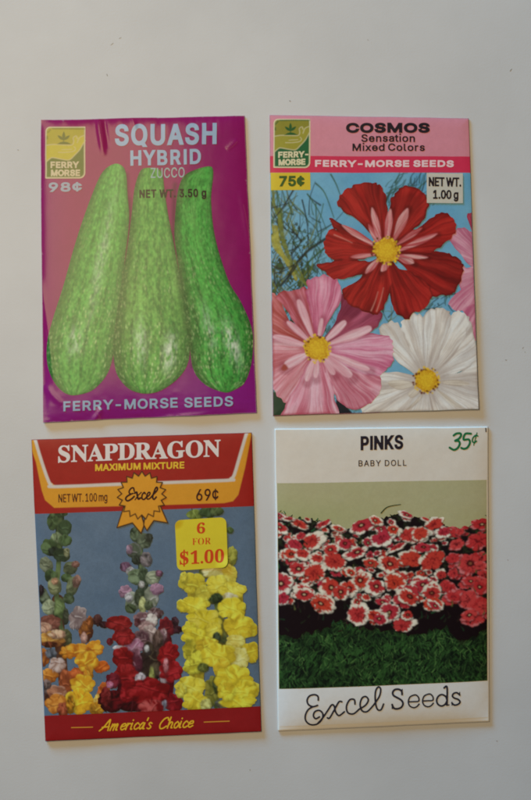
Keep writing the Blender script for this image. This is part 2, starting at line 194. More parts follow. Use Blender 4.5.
# ------------------------------------------------------------------ a packet's own surface
class Packet:
    def __init__(s, TL, TR, BR, BL, hfun, wob=.5, seed=1, size=1.0):
        s.c = [np.array(p, float) for p in (TL, TR, BR, BL)]
        s.hf, s.wob, s.seed, s.size = hfun, wob, seed, size
        A = []; B = []
        for (u, v), p in zip(((0, 0), (1, 0), (1, 1), (0, 1)), s.c):
            A += [[u, v, 1, 0, 0, 0, -u * p[0], -v * p[0]], [0, 0, 0, u, v, 1, -u * p[1], -v * p[1]]]; B += [p[0], p[1]]
        s.M = np.append(np.linalg.solve(np.array(A), np.array(B)), 1).reshape(3, 3); s.I = np.linalg.inv(s.M)
        s.mid = sum(s.c) / 4
    def xy(s, u, v):
        w = s.M[2, 0] * u + s.M[2, 1] * v + 1
        return (s.M[0, 0] * u + s.M[0, 1] * v + s.M[0, 2]) / w, (s.M[1, 0] * u + s.M[1, 1] * v + s.M[1, 2]) / w
    def st(s, x, y):
        w = s.I[2, 0] * x + s.I[2, 1] * y + s.I[2, 2]
        return (s.I[0, 0] * x + s.I[0, 1] * y + s.I[0, 2]) / w, (s.I[1, 0] * x + s.I[1, 1] * y + s.I[1, 2]) / w
    def edge(s, x, y):
        "distance to the nearest edge of the paper (left, right, top, bottom)"
        u, v = s.st(x, y)
        W = np.linalg.norm(s.c[1] - s.c[0]); H = np.linalg.norm(s.c[3] - s.c[0])
        return u * W, (1 - u) * W, v * H, (1 - v) * H
    def place(s, x, y, off):
        "metres, relative to the packet's base point on the table"
        u, v = s.st(x, y)
        wx = s.wob * (fbm(v * 6, u * 1.5, s.seed, 3) - .5) * 2; wy = s.wob * (fbm(u * 5, v * 1.5, s.seed + 50, 3) - .5) * 2
        z = s.hf(s, x, y) + off
        return np.stack([(x + wx - s.mid[0]) * U * s.size, -(y + wy - s.mid[1]) * U * s.size, z * U], -1)
    def origin(s):
        return Vector(((s.mid[0] - OX) * U, (OY - s.mid[1]) * U, 0))

def make_mesh(name, V, F, Cc=None, mats=(), fm=None):
    me = bpy.data.meshes.new(name)
    V = np.ascontiguousarray(V, np.float32); F = np.ascontiguousarray(F, np.int32)
    me.vertices.add(len(V)); me.vertices.foreach_set('co', V.ravel())
    me.loops.add(F.size); me.loops.foreach_set('vertex_index', F.ravel())
    me.polygons.add(len(F)); me.polygons.foreach_set('loop_start', np.arange(0, F.size, 4, dtype=np.int32))
    if Cc is not None:
        at = me.color_attributes.new('ink', 'FLOAT_COLOR', 'POINT')
        c4 = np.ones((len(V), 4), np.float32); c4[:, :3] = Cc; at.data.foreach_set('color', c4.ravel())
    for m in mats: me.materials.append(m)
    if fm is not None: me.polygons.foreach_set('material_index', np.ascontiguousarray(fm, np.int32))
    me.update(calc_edges=True); me.validate()
    me.polygons.foreach_set('use_smooth', np.ones(len(me.polygons), bool))
    return me

def link(name, me, parent=None):
    o = bpy.data.objects.new(name, me); COL.objects.link(o)
    if parent: o.parent = parent
    return o

def thing(name, label, cat, group, loc):
    o = bpy.data.objects.new(name, None); COL.objects.link(o); o.location = loc
    o.empty_display_size = .02; o['label'] = label; o['category'] = cat
    if group: o['group'] = group
    return o

def grid_faces(nr, nc):
    i = np.arange(nr * nc).reshape(nr, nc)
    return np.stack([i[:-1, :-1], i[1:, :-1], i[1:, 1:], i[:-1, 1:]], -1).reshape(-1, 4)

class Canvas:
    "a printed area: colours and an outline, turned into one mesh that follows the packet's paper"
    def __init__(s, pk, X, Y, base=None):
        s.pk, s.X, s.Y = pk, X, Y
        s.col = np.zeros(X.shape + (3,)); s.cov = np.zeros(X.shape); s.sd = np.full(X.shape, 99.)
        if base is not None: s.col[:] = base; s.cov[:] = 1
    @classmethod
    def quad(cls, pk, c, cell, base):
        q = Packet(*c, None); n = int(np.linalg.norm(q.c[1] - q.c[0]) / cell); m = int(np.linalg.norm(q.c[3] - q.c[0]) / cell)
        u, v = np.meshgrid(np.linspace(0, 1, n + 1), np.linspace(0, 1, m + 1))
        return cls(pk, *q.xy(u, v), base)
    @classmethod
    def box(cls, pk, x0, y0, x1, y1, cell):
        X, Y = np.meshgrid(np.arange(x0, x1 + cell, cell), np.arange(y0, y1 + cell, cell))
        return cls(pk, X, Y)
    def win(s, b):
        m = (s.X > b[0]) & (s.X < b[2]) & (s.Y > b[1]) & (s.Y < b[3])
        r = np.flatnonzero(m.any(1)); c = np.flatnonzero(m.any(0))
        if not len(r) or not len(c): return None
        return slice(r[0], r[-1] + 1), slice(c[0], c[-1] + 1)
    def paint(s, b, d, c, aa=.55, k=1.0, clip=None):
        w = s.win(b) if b is not None else (slice(None), slice(None))
        if w is None: return
        X, Y = s.X[w], s.Y[w]
        d = d(X, Y)
        if clip is not None: d = np.maximum(d, clip(X, Y))
        c = c(X, Y, d) if callable(c) else np.asarray(c)
        m = np.clip(.5 - d / (2 * aa), 0, 1) * k
        m = np.maximum(m, np.where((d < 2) & (s.cov[w] < 1e-3), 1e-4, 0))
        cv = s.cov[w]; o = m + cv * (1 - m); f = np.where(o > 0, m / np.maximum(o, 1e-9), 0)
        s.col[w] = mix(s.col[w], c, f); s.cov[w] = o; s.sd[w] = np.minimum(s.sd[w], d)
    def shade(s, b, d, c, aa, k):
        "tint what is already printed there, without adding to the outline"
        w = s.win(b)
        if w is None: return
        m = np.clip(.5 - d(s.X[w], s.Y[w]) / (2 * aa), 0, 1) * k * (s.cov[w] > .01)
        s.col[w] = mix(s.col[w], np.broadcast_to(c, s.col[w].shape), m)
    def poly(s, P, c, aa=.55, k=1.0, smooth=True, clip=None):
        Q = spline(P, 5) if smooth else np.asarray(P, float)
        s.paint(bbox(Q), dpoly(Q), c, aa, k, clip)
    def stroke(s, P, w, c, w2=None, aa=.55, k=1.0, n=5, clip=None):
        Q = spline(P, n, False) if len(P) > 2 else np.asarray(P, float)
        s.paint(bbox(Q, max(w, w2 or 0) + 2), dstroke(Q, w, w2), c, aa, k, clip)
    def grain(s, a=.05, sc_=.8, seed=3):
        n = vn(s.X * sc_, s.Y * sc_, seed) * .6 + vn(s.X * sc_ * .31, s.Y * sc_ * .31, seed + 1) * .4
        s.col *= (1 + a * (n - .5) * 2)[..., None]
    def soften(s, sig):
        "printed halftone never has knife edges: blur the colours a little (not the outline)"
        cell = float(np.hypot(s.X[0, 1] - s.X[0, 0], s.Y[0, 1] - s.Y[0, 0])); r = max(1, int(math.ceil(sig * 2.5 / cell)))
        k = np.exp(-.5 * (np.arange(-r, r + 1) * cell / sig) ** 2); k /= k.sum()
        w = np.minimum(s.cov, 1)[..., None] + 1e-6; A = np.concatenate([s.col * w, w], -1)
        for ax in (0, 1):
            pad = [(0, 0)] * 3; pad[ax] = (r, r); P = np.pad(A, pad, 'edge'); n = A.shape[ax]
            A = sum(k[i] * (P[i:i + n] if ax == 0 else P[:, i:i + n]) for i in range(2 * r + 1))
        s.col = A[..., :3] / np.maximum(A[..., 3:], 1e-6)
    def build(s, name, parent, mat, off, masked=True, label=None):
        X, Y = s.X, s.Y; nr, nc = X.shape; F = grid_faces(nr, nc); C = np.clip(s.col, .003, .88)
        if masked:
            sd = s.sd; keep = (sd.ravel()[F] < 0).any(1); F = F[keep]
            cell = X[0, 1] - X[0, 0]; gy, gx = np.gradient(sd, cell); g2 = np.maximum(gx * gx + gy * gy, .05)
            t = np.where(sd > 0, np.minimum(sd / g2, cell * 1.2), 0)
            sh = np.hypot(t * gx, t * gy); q = np.minimum(1, cell / np.maximum(sh, 1e-9))
            X = X - t * gx * q; Y = Y - t * gy * q
        use = np.unique(F); mp = np.full(nr * nc, -1); mp[use] = np.arange(len(use))
        V = s.pk.place(X.ravel()[use], Y.ravel()[use], off(X.ravel()[use], Y.ravel()[use]) if callable(off) else off)
        o = link(name, make_mesh(name, V, mp[F], C.reshape(-1, 3)[use], (mat,)), parent)
        if label: o['label'] = label
        return o

def envelope(pk, parent, mat, base, n=150, m=210, label=None):
    "the folded paper packet itself: domed front, rounded edge, flat back"
    u, v = np.meshgrid(np.linspace(0, 1, n), np.linspace(0, 1, m)); x, y = pk.xy(u, v)
    top = pk.place(x, y, 0).reshape(-1, 3); V = [top]; F = [grid_faces(m, n)]
    i = np.arange(n * m).reshape(m, n)
    ring = np.concatenate([i[0, :-1], i[:-1, -1], i[-1, :0:-1], i[:0:-1, 0]]); k = len(ring); b0 = len(top); prev = ring
    edge = top[ring]
    for fr, out in ((.8, .12), (.5, .18), (.2, .1), (0., -.5)):
        e = edge.copy(); e[:, 2] = .12 * U + (edge[:, 2] - .12 * U) * fr
        ru, rv = u.ravel()[ring], v.ravel()[ring]
        dr = np.stack([(ru > .9999) * 1. - (ru < .0001), (rv < .0001) * 1. - (rv > .9999)], -1)
        e[:, :2] += dr * out * U
        idx = np.arange(b0, b0 + k); V.append(e); b0 += k
        F.append(np.stack([prev, np.roll(prev, -1), np.roll(idx, -1), idx], -1)); prev = idx
    V = np.concatenate(V); c = V[prev].mean(0); V = np.vstack([V, c[None]]); ci = len(V) - 1
    nx = np.roll(prev, -1); ev = np.arange(0, k - 1, 2)
    F.append(np.stack([np.full(len(ev), ci), prev[ev], nx[ev], np.roll(prev, -2)[ev]], -1))
    q = V[:, :2] / U / pk.size
    CC = base(pk.mid[0] + q[:, 0], pk.mid[1] - q[:, 1]) if callable(base) else np.tile(base, (len(V), 1))
    o = link('paper_envelope', make_mesh('paper_envelope', V, np.concatenate(F), CC, (mat,)), parent)
    if label: o['label'] = label
    return o

# ------------------------------------------------------------------ lettering
def loops(font, ch):
    if ch == '$': g = GLYPHS['serif']['S'] + '|178,-75 178,530 222,530 222,-75'
    elif font == 'serif' and ch == '.': g = ' '.join('%d,%d' % (62 + 46 * math.cos(k * .785), 40 + 46 * math.sin(k * .785)) for k in range(8))
    elif font == 'sans' and ch == 'I': g = '60,0 60,509 126,509 126,0'
    else: g = GLYPHS[font][ch]
    R = [np.array([[float(a) for a in p.split(',')] for p in l.split()]) for l in g.split('|')]
    if ch == 'i': R = [l + (np.array([0, 46]) if l[:, 1].min() > 400 else 0) for l in R]
    return R

def dglyph(P):
    "signed distance to a letter outline; beyond a sharp convex corner it is mitred, so bold letters keep square corners"
    P = P[np.r_[True, np.hypot(*(P[1:] - P[:-1]).T) > 1e-6]]
    if np.hypot(*(P[0] - P[-1])) < 1e-6: P = P[:-1]
    A = (P[:, 0] * np.roll(P[:, 1], -1) - np.roll(P[:, 0], -1) * P[:, 1]).sum()
    e = np.roll(P, -1, 0) - P; e /= np.hypot(*e.T)[:, None]; n = np.stack([e[:, 1], -e[:, 0]], -1) * (1 if A > 0 else -1)
    base = dpoly(P)
    def f(X, Y):
        d = base(X, Y)
        for k in range(len(P)):
            a, b = e[k - 1], e[k]; turn = (a[0] * b[1] - a[1] * b[0]) * (1 if A > 0 else -1)
            if turn > .5 and a @ b > -.75:
                vx, vy = X - P[k, 0], Y - P[k, 1]
                m = (d > 0) & (np.abs(np.hypot(vx, vy) - d) < 1e-6)
                d = np.where(m, np.maximum(n[k - 1, 0] * vx + n[k - 1, 1] * vy, n[k, 0] * vx + n[k, 1] * vy), d)
        return d
    return f

def lettering(pk, name, parent, mat, off, text, font, x0, x1, y0, y1, cap, color, bold=0., slant=0., track=0., cell=.32, space=150, label=None, inkf=None, skew=1.0):
    "one printed line: from x0 to x1, baseline running from y0 to y1, capitals cap high"
    em = 509. if font == 'sans' else 455.
    pen = 0; items = []
    for ch in text:
        if ch == ' ': pen += space; continue
        L = loops(font, ch); lo = min(l[:, 0].min() for l in L); hi = max(l[:, 0].max() for l in L)
        items.append((L, pen - (lo if not items else 0))); pen += hi + lo + track - (lo if len(items) == 1 else 0); last = lo + track
    wid = pen - last
    b = bold; sx = (x1 - x0 - 2 * b - slant * cap) / wid; sy = (cap - 2 * b) / em
    cv = Canvas.box(pk, x0 - 3, min(y0, y1) - cap * 1.15 - 3, x1 + 3, max(y0, y1) + cap * .35 + 2, cell)
    for L, px in items:
        Q = []
        for l in L:
            x = x0 + b + (l[:, 0] + px) * sx; y = -b - l[:, 1] * sy
            x = x - slant * y
            t = (x - x0) / (x1 - x0); Q.append(np.stack([x, y + y0 + (y1 - y0) * t], -1))
        w = cv.win(bbox(np.concatenate(Q), 2.5 + b))
        if w is None: continue
        X, Y = cv.X[w], cv.Y[w]; dd = None
        D = [np.concatenate([q * (1 - t) + np.roll(q, -1, 0) * t for t in (0, .25, .5, .75)]) for q in Q]
        sol = [q for i, q in enumerate(Q) if not any(j != i and inside(D[i][:, 0], D[i][:, 1], r).all() for j, r in enumerate(Q))]
        for q in sol:
            d = dglyph(q)(X, Y); dd = d if dd is None else np.minimum(dd, d)
        for q in Q:
            if not any(q is r for r in sol): dd = np.maximum(dd, -dpoly(q)(X, Y))
        cv.sd[w] = np.minimum(cv.sd[w], dd - b)
    cv.col[:] = color if inkf is None else inkf(cv.X, cv.Y)
    return cv.build(name, parent, mat, off, label=label)

def strokes(pk, name, parent, mat, off, lines, w, color, cell=.3, n=6, label=None):
    "lettering drawn as pen strokes"
    A = np.concatenate([np.asarray(l[0] if isinstance(l, tuple) else l, float) for l in lines])
    cv = Canvas.box(pk, *bbox(A, 4), cell)
    for l in lines:
        ww = w
        if isinstance(l, tuple): l, ww = l
        cv.stroke(l, ww, color, n=n)
    cv.col[:] = color
    return cv.build(name, parent, mat, off, label=label)

# ------------------------------------------------------------------ materials
def ink_material(name, rough, spec=.45, bump=.12, scale=2600., coat=0.):
    m = bpy.data.materials.new(name); m.use_nodes = True; nt = m.node_tree; b = nt.nodes['Principled BSDF']
    a = nt.nodes.new('ShaderNodeAttribute'); a.attribute_name = 'ink'
    tc = nt.nodes.new('ShaderNodeTexCoord'); n = nt.nodes.new('ShaderNodeTexNoise'); n.inputs['Scale'].default_value = scale
    n.inputs['Detail'].default_value = 3
    bp = nt.nodes.new('ShaderNodeBump'); bp.inputs['Strength'].default_value = bump; bp.inputs['Distance'].default_value = .00008
    n2 = nt.nodes.new('ShaderNodeTexNoise'); n2.inputs['Scale'].default_value = 160; n2.inputs['Detail'].default_value = 4
    mr = nt.nodes.new('ShaderNodeMapRange'); mr.inputs['To Min'].default_value = rough * .8; mr.inputs['To Max'].default_value = rough * 1.2
    nt.links.new(tc.outputs['Object'], n.inputs['Vector']); nt.links.new(tc.outputs['Object'], n2.inputs['Vector'])
    nt.links.new(n2.outputs['Fac'], mr.inputs['Value']); nt.links.new(mr.outputs['Result'], b.inputs['Roughness'])
    nt.links.new(n.outputs['Fac'], bp.inputs['Height']); nt.links.new(bp.outputs['Normal'], b.inputs['Normal'])
    nt.links.new(a.outputs['Color'], b.inputs['Base Color'])
    b.inputs['Specular IOR Level'].default_value = spec
    return m
# ------------------------------------------------------------------ shapes of the four packets (heights in units)
def rim(e, k):
    return 1 - np.exp(-np.maximum(e, 0) / k)

def crease(x, y, a, b, w, amp):
    "a soft ridge (or valley) along the line a-b"
    ax, ay = a; ex, ey = b[0] - ax, b[1] - ay; L = ex * ex + ey * ey
    t = np.clip(((x - ax) * ex + (y - ay) * ey) / L, 0, 1)
    d = np.hypot(x - ax - t * ex, y - ay - t * ey)
    return amp * np.exp(-(d / w) ** 2) * (1 - np.abs(2 * t - 1) ** 3)

def squash_height(p, x, y):
    l, r, t, b = p.edge(x, y)
    h = 1.5 + 1.0 * rim(np.minimum(l, r), 7) * rim(np.minimum(t, b), 7) + .8 * rim(np.minimum(l, r), 30) * rim(b, 30)
    h += .5 * (fbm(x / 55, y / 70, 4, 2) - .5) + .10 * (fbm(x / 14, y / 18, 5, 2) - .5)
    h += crease(x, y, (97, 112), (104, 158), 3.2, .75) + crease(x, y, (103, 112), (109, 150), 2.5, -.5)
    h += crease(x, y, (40, 275), (56, 392), 3.0, .45) + crease(x, y, (43, 300), (46, 420), 4, -.4)
    h += crease(x, y, (44, 385), (62, 405), 3, .45) + crease(x, y, (92, 424), (102, 408), 3, .6) + crease(x, y, (150, 420), (210, 414), 3, .5)
    h += crease(x, y, (130, 110), (136, 130), 2.5, .5) + crease(x, y, (240, 190), (252, 260), 3, .25) + crease(x, y, (226, 150), (238, 140), 2.5, .25)
    h += 1.5 * np.exp(-np.maximum(b, 0) / 26) * (.6 + .4 * np.sin(x / 27.)) + .35 * (fbm(x / 16, y / 7, 6, 2) - .5) * np.exp(-np.maximum(b, 0) / 14) + .5 * (fbm(x / 8, y / 22, 7, 2) - .5) * np.exp(-np.maximum(t, 0) / 12)
    return h

def cosmos_height(p, x, y):
    l, r, t, b = p.edge(x, y); e = np.minimum(np.minimum(l, r), np.minimum(t, b))
    h = 1.4 + .6 * rim(e, 5) + .8 * rim(np.minimum(l, r), 40) * rim(b, 40)
    return h + .35 * (fbm(x / 60, y / 70, 14, 2) - .5) + .08 * (fbm(x / 9, y / 9, 15, 2) - .5) + 1.3 * np.exp(-np.maximum(r, 0) / 25) * sst(120, 330, y) + 1.0 * np.exp(-np.maximum(b, 0) / 18)

def snap_height(p, x, y):
    l, r, t, b = p.edge(x, y); e = np.minimum(np.minimum(l, r), np.minimum(t, b))
    h = 1.4 + .7 * rim(e, 4) + .9 * rim(np.minimum(l, r), 35) * rim(b, 35)
    return h + .35 * (fbm(x / 50, y / 60, 24, 2) - .5) + .1 * (fbm(x / 10, y / 10, 25, 2) - .5) + 1.3 * np.exp(-np.maximum(b, 0) / 20) * (.7 + .3 * np.sin(x / 31.))

def pinks_height(p, x, y):
    l, r, t, b = p.edge(x, y)
    h = 1.8 + .9 * rim(np.minimum(l, r), 10) * rim(t, 10) * rim(b, 10) + 3.2 * rim(np.minimum(l, r), 24) * rim(b, 13) * sst(430, 700, y)
    h += 1.3 * rim(np.minimum(l, r), 40) * rim(t, 30) * rim(b, 20)
    return h + .4 * (fbm(x / 45, y / 50, 34, 2) - .5) + .09 * (fbm(x / 9, y / 9, 35, 2) - .5)

WHITE_PAPER = ink(190, 178, 158)
PX = .45                                    # spacing of the printed pictures' vertices, units
LAY = .1                                    # one sheet of ink above another, units
M_SQ = ink_material('glossy_squash_print', .17, .165, .06)
M_CO = ink_material('satin_cosmos_print', .42, .14)
M_SN = ink_material('satin_snapdragon_print', .4, .14)
M_PI = ink_material('matt_pinks_print', .6, .06)
M_EN = ink_material('packet_paper', .6, .15, .2)

# ================================================================== 1. squash packet
p = Packet((40.8, 120.6), (244.4, 115.8), (256.6, 412.6), (43.2, 422.2), squash_height, .7, 3)
sq = thing('seed_packet', 'crumpled magenta seed packet picturing three green squashes, with 98 cent price', 'seed packet', 'seed packets on the table', p.origin())

def sq_ground(X, Y):
    g = mix(ink(138, 24, 92), ink(132, 28, 116), sst(280, 420, Y + .25 * (X - 150)))
    g = mix(g, ink(150, 34, 78), .5 * sst(205, 150, X) * sst(400, 330, Y) * sst(40, 80, X))
    return g * (1 + .10 * (fbm(X / 30, Y / 40, 8) - .5))[..., None]
envelope(p, sq, M_SQ, lambda x, y: sq_ground(x, y) * .8 + .05)
cv = Canvas.quad(p, p.c, PX, (0, 0, 0)); cv.col = sq_ground(cv.X, cv.Y)
e = np.minimum.reduce(p.edge(cv.X, cv.Y)); wn = fbm(cv.X / 3, cv.Y / 3, 77)
cv.col = mix(cv.col, np.broadcast_to(ink(178, 140, 150), cv.col.shape), sst(1.1, .1, e + 1.6 * (.62 - wn) * -1 * (wn > .5) + .35) * .8)
for k in range(15):                          # rubbed nicks along the folds
    rr = random.Random(k); q = rr.random()
    u, v = ((1, q), (q, 1), (q, 0), (0, q))[k % 4]; x, y = p.xy(u, v)
    cv.paint((x - 4, y - 4, x + 4, y + 4), dellipse(x, y, rr.uniform(.4, 1.), rr.uniform(.4, 1.2), 0, .4, k), ink(180, 150, 155), k=.55)
for a, b in (((100, 122), (103, 150)), ((228, 150), (237, 142)), ((96, 412), (101, 420)), ((243, 205), (250, 250)), ((46, 330), (54, 385)), ((130, 117), (134, 126))):
    cv.stroke([a, ((a[0] + b[0]) / 2 + 1, (a[1] + b[1]) / 2), b], .5, ink(175, 90, 110), k=.35)
for P, w, k in (([(127,175),(128.6,200),(130,225),(126,262),(122,300),(118,335),(114,362)],3.2,.55),([(175,185),(173,232),(177,270),(183,300),(190,330),(193,366)],3.4,.6),([(130,200),(128,235),(122,275)],2.0,.4)):
    cv.stroke(P, w, ink(48, 26, 28), aa=2.2, k=k)
cv.grain(.05)
sq_pic = cv.build('picture_panel', sq, M_SQ, LAY, False)

ZU = [  # outline, seed, base colours (light, mid, dark), highlight spots
 ([(114.7,164.4),(105,170),(97.8,181.8),(85.4,213.5),(75.2,245),(65,281),(53.4,317),(47.2,342),(47.6,364.4),(54.4,382),(65.5,393),(77.5,394.8),(93.3,389.6),(106.2,376),(112.8,358),(116.8,336),(121,300),(124.8,262),(129,222.5),(127.9,195.4),(126.2,174),(122,166.3)],
  11, ((110,184,84),(66,148,62),(30,98,42)), [(75,341,6,14,.12,.55),(101,262,5,60,.2,.3)]),
 ([(208.3,166.6),(197,169.4),(186,174.6),(180,184),(176.2,202),(174.0,231.6),(176,252),(181,284),(187,318),(190,345),(193,366),(198,377),(208.3,386.4),(224,392.2),(233,390.6),(244.4,382.8),(251.2,365),(253,342),(250,323.8),(240,301),(229.7,283.5),(219.8,256.4),(212.9,227),(211,200),(213,178),(212.6,168.8)],
  31, ((88,182,76),(44,144,54),(14,78,32)), [(232,343,5.5,18,-.3,.9),(209,328,5,20,-.2,.4)]),
 ([(150,168.4),(141.5,170.5),(136.5,182),(133.6,197),(130.6,222.5),(127.2,249.6),(122,281),(116,320),(113.8,345),(114.2,362),(117.4,375),(127.2,387.6),(138,392.6),(149.5,393.4),(163,389.6),(178.4,378.4),(187.6,365),(190.3,348.6),(187.8,323.8),(182.3,290),(177.6,265),(173,240.6),(167.6,213.5),(164.4,188),(162.6,174),(158,169.2)],
  21, ((124,186,88),(66,146,58),(24,84,36)), [(141,343,5.5,18,-.03,.6),(170,352,5.5,16,.1,.85)]),
]
for zi in (0, 1, 2):
    P, sd, (cl, cm, cd), spots = ZU[zi]
    cl, cm, cd = ink(*cl), ink(*cm), ink(*cd)
    Q = spline(P, 5); bx = bbox(Q, 2); ys = np.linspace(bx[1], bx[3], 160)
    xl = []; xr = []
    for yy in ys:                              # left and right outline at every height
        xs = []
        for k in range(len(Q)):
            a, b = Q[k], Q[(k + 1) % len(Q)]
            if (a[1] > yy) != (b[1] > yy): xs.append(a[0] + (b[0] - a[0]) * (yy - a[1]) / (b[1] - a[1]))
        xl.append(min(xs) if xs else np.nan); xr.append(max(xs) if xs else np.nan)
    ok = ~np.isnan(np.array(xl)); xl = np.interp(ys, ys[ok], np.array(xl)[ok]); xr = np.interp(ys, ys[ok], np.array(xr)[ok])
    ker = np.ones(9) / 9; xl = np.convolve(np.pad(xl, 4, 'edge'), ker, 'valid'); xr = np.convolve(np.pad(xr, 4, 'edge'), ker, 'valid')
    def zc(X, Y, d):
        L = np.interp(Y, ys, xl); R = np.interp(Y, ys, xr); w = np.maximum(R - L, 18)
        u = np.clip((X - (L + R) / 2) / w * 2, -1.1, 1.1); a = np.arcsin(np.clip(u, -1, 1)); sh = X.shape + (3,)
        t = sst(190, 380, Y); B = lambda c: np.broadcast_to(c, sh)
        wv = .16 * (fbm(Y / 40., a * 2, sd + 6, 2) - .5)
        low = fbm(a * 2.6 + 9, Y * .010, sd, 2)
        c = mix(B(cm), B(cl), np.clip((low - .36) * 2.0, 0, 1) * .8)
        ridge = np.cos((a + wv) * 15 + sd); c = mix(c, B(cd), sst(.45, 1., ridge) * (.2 + .6 * t)); c = mix(c, B(cl), sst(.2, 1., -ridge) * (.12 + .25 * t))
        fine = fbm(a * 17 + 4, Y * .05, sd + 3, 3); c = mix(c, B(cd), np.clip((.5 - fine) * 2.6, 0, .45))
        blot = fbm(a * 18, Y / 4., sd + 33, 2); c = mix(c, B(cl * 1.08), np.clip((blot - .5) * 2.6, 0, .5)); c = mix(c, B(cd), np.clip((.45 - blot) * 2.6, 0, .35))
        c = mix(c, B(cd * .8), np.clip(.85 * sst(.55, 1.04, np.abs(u - .08)) + .3 * sst(4, 0, -d) * t + .45 * sst(2.0, 0, -d) + .25 * t * sst(-.2, .9, u), 0, .95))
        m = fbm(a * 3, Y / 34., sd + 2, 2)
        s1 = speck(a * 10 + .4 * np.sin(Y / 9), Y / 5., sd + 40, .19, .36, .55); s2 = speck(a * 19, Y / 3.2, sd + 60, .3, .36, .5); s3 = speck(a * 30, Y / 1.9, sd + 70, .34, .4, .5)
        k = (.25 + .75 * t)
        c = mix(c, B(ink(198, 214, 152)), np.clip(s1 * k * sst(.3, .6, m) * .9, 0, 1)); c = mix(c, B(ink(132, 178, 92)), s2 * .5 * k + .08); c = mix(c, B(ink(112, 160, 78)), s3 * .4)
        for (hx, hy, hw, hh, rot, q) in spots:
            x = (X - hx) * math.cos(rot) + (Y - hy) * math.sin(rot); y = -(X - hx) * math.sin(rot) + (Y - hy) * math.cos(rot)
            g = np.exp(-((x / hw) ** 2 + (y / hh) ** 2)) * np.clip(2.6 * fbm(a * 17, Y * .22, sd + 80, 3) - .7, 0, 1.4)
            c = mix(c, B(ink(218, 226, 200)), np.clip(q * g, 0, .82))
        return c * (1 + .5 * (vn(X * .8, Y * .55, sd + 90) - .5))[..., None]
    cv = Canvas.box(p, *bx, .42); cv.paint(None, dpoly(Q), zc, .4); cv.soften(.42)
    cv.build('printed_squash', sq_pic, M_SQ, LAY * (2 if zi < 2 else 3),
             label=('palest squash, leaning against the left of the group', 'dark green squash leaning to the right', 'squash in the middle, overlapping its neighbour')[zi])

def seed_logo(pk, par, mat, off, x0, y0, x1, y1, hyph, gold, green, cream, dark, lift):
    "the seedsman's badge: a seedling over an open hand, lettering below"
    W, H = x1 - x0, y1 - y0; X = lambda a: x0 + a * W; Y = lambda a: y0 + a * H
    def tag(ins, r1, r2):
        a, b, c, d = x0 + ins, y0 + ins, x1 - ins, y1 - ins; P = []
        for (cx, cy, r, s0) in ((a, b, r1, 180), (c, b, .8, 270), (c, d, r2, 0), (a, d, .8, 90)):
            cx += r if s0 in (180, 90) else -r; cy += r if s0 in (180, 270) else -r
            for k in range(7):
                t = math.radians(s0 + 15 * k); P.append((cx + r * math.cos(t), cy + r * math.sin(t) + lift * ((cx - x0) / W)))
        return np.array(P)
    cv = Canvas.box(pk, x0 - 2, y0 - 3, x1 + 2, y1 + 2, .28)
    cv.poly(tag(0, 4.5, 5.5), cream, smooth=False)
    inn = dpoly(tag(1.35, 3.6, 4.4)); bb = (x0 - 2, y0 - 3, x1 + 2, y1 + 2)
    cv.paint(bb, inn, green)
    up = lambda L: [(X(a), Y(b)) for a, b in L]
    hand = [(-.1,.38),(.05,.355),(.2,.34),(.45,.345),(.66,.345),(.70,.30),(.73,.22),(.78,.18),(.86,.19),(.93,.17),(1.1,.16),(1.05,.24),(.95,.32),(.86,.44),(.74,.54),(.6,.635),(.42,.625),(.2,.595),(.13,.61),(-.1,.74)]
    top = [(-.1,-.1),(1.1,-.1),(1.1,.2),(1.05,.24),(.95,.32),(.86,.44),(.74,.54),(.6,.635),(.42,.625),(.2,.595),(.13,.61),(-.1,.74)]
    cv.poly(up(top), gold * .86, smooth=False, clip=inn)
    cv.poly(up(hand), gold * 1.08, clip=inn)
    cr = cream * .9 + gold * .1
    for L, w in (([(.02,.36),(.2,.34),(.45,.345),(.66,.345),(.71,.29),(.70,.21),(.77,.17),(.8,.22)], .75), ([(.8,.3),(.86,.2),(.99,.155)], .7),
                 ([(.02,.68),(.13,.61),(.2,.595),(.42,.625),(.6,.635),(.74,.54),(.86,.44),(.95,.32),(1.,.26)], .8), ([(.33,.49),(.5,.49),(.7,.47),(.76,.42),(.72,.38)], .6), ([(.42,.44),(.66,.43)], .45)):
        cv.stroke(up(L), w, cr, k=.85)
    for L in ([(.46,.255),(.42,.18),(.46,.09),(.5,.18)], [(.46,.255),(.36,.23),(.31,.165),(.41,.19)], [(.46,.255),(.56,.23),(.61,.165),(.51,.19)]):
        cv.poly(up(L), dark, .4)
    cv.poly(up([(.29,.335),(.38,.295),(.46,.28),(.56,.295),(.66,.335)]), dark, .4, smooth=False)
    cv.stroke(up([(.46,.25),(.46,.29)]), .7, dark)
    r = random.Random(4)
    x = .17
    while x < .95:                            # a line of print too small to read, along the top
        w = r.uniform(.02, .05); cv.stroke(up([(x, .035 + .002 * math.sin(x * 9)), (x + w, .035)]), 1.0, dark, k=.75); x += w + .016
    for a, b in (((.06, .11), (.12, .06)), ((.05, .19), (.05, .23))): cv.stroke(up([a, b]), 1.3, dark, k=.7)
    cv.grain(.05)
    lg = cv.build('brand_badge', par, mat, off)
    yb1, yb2 = Y(.80), Y(.955)
    lettering(pk, 'badge_lettering', lg, mat, off + LAY, 'FERRY' + hyph, 'sans', X(.13), X(.95 if hyph else .84), yb1, yb1 - .5, H * .128, cream, .48, track=22, cell=.26)
    lettering(pk, 'badge_lettering', lg, mat, off + LAY, 'MORSE', 'sans', X(.14), X(.87), yb2, yb2 - .5, H * .128, cream, .5, track=22, cell=.26)
    return lg
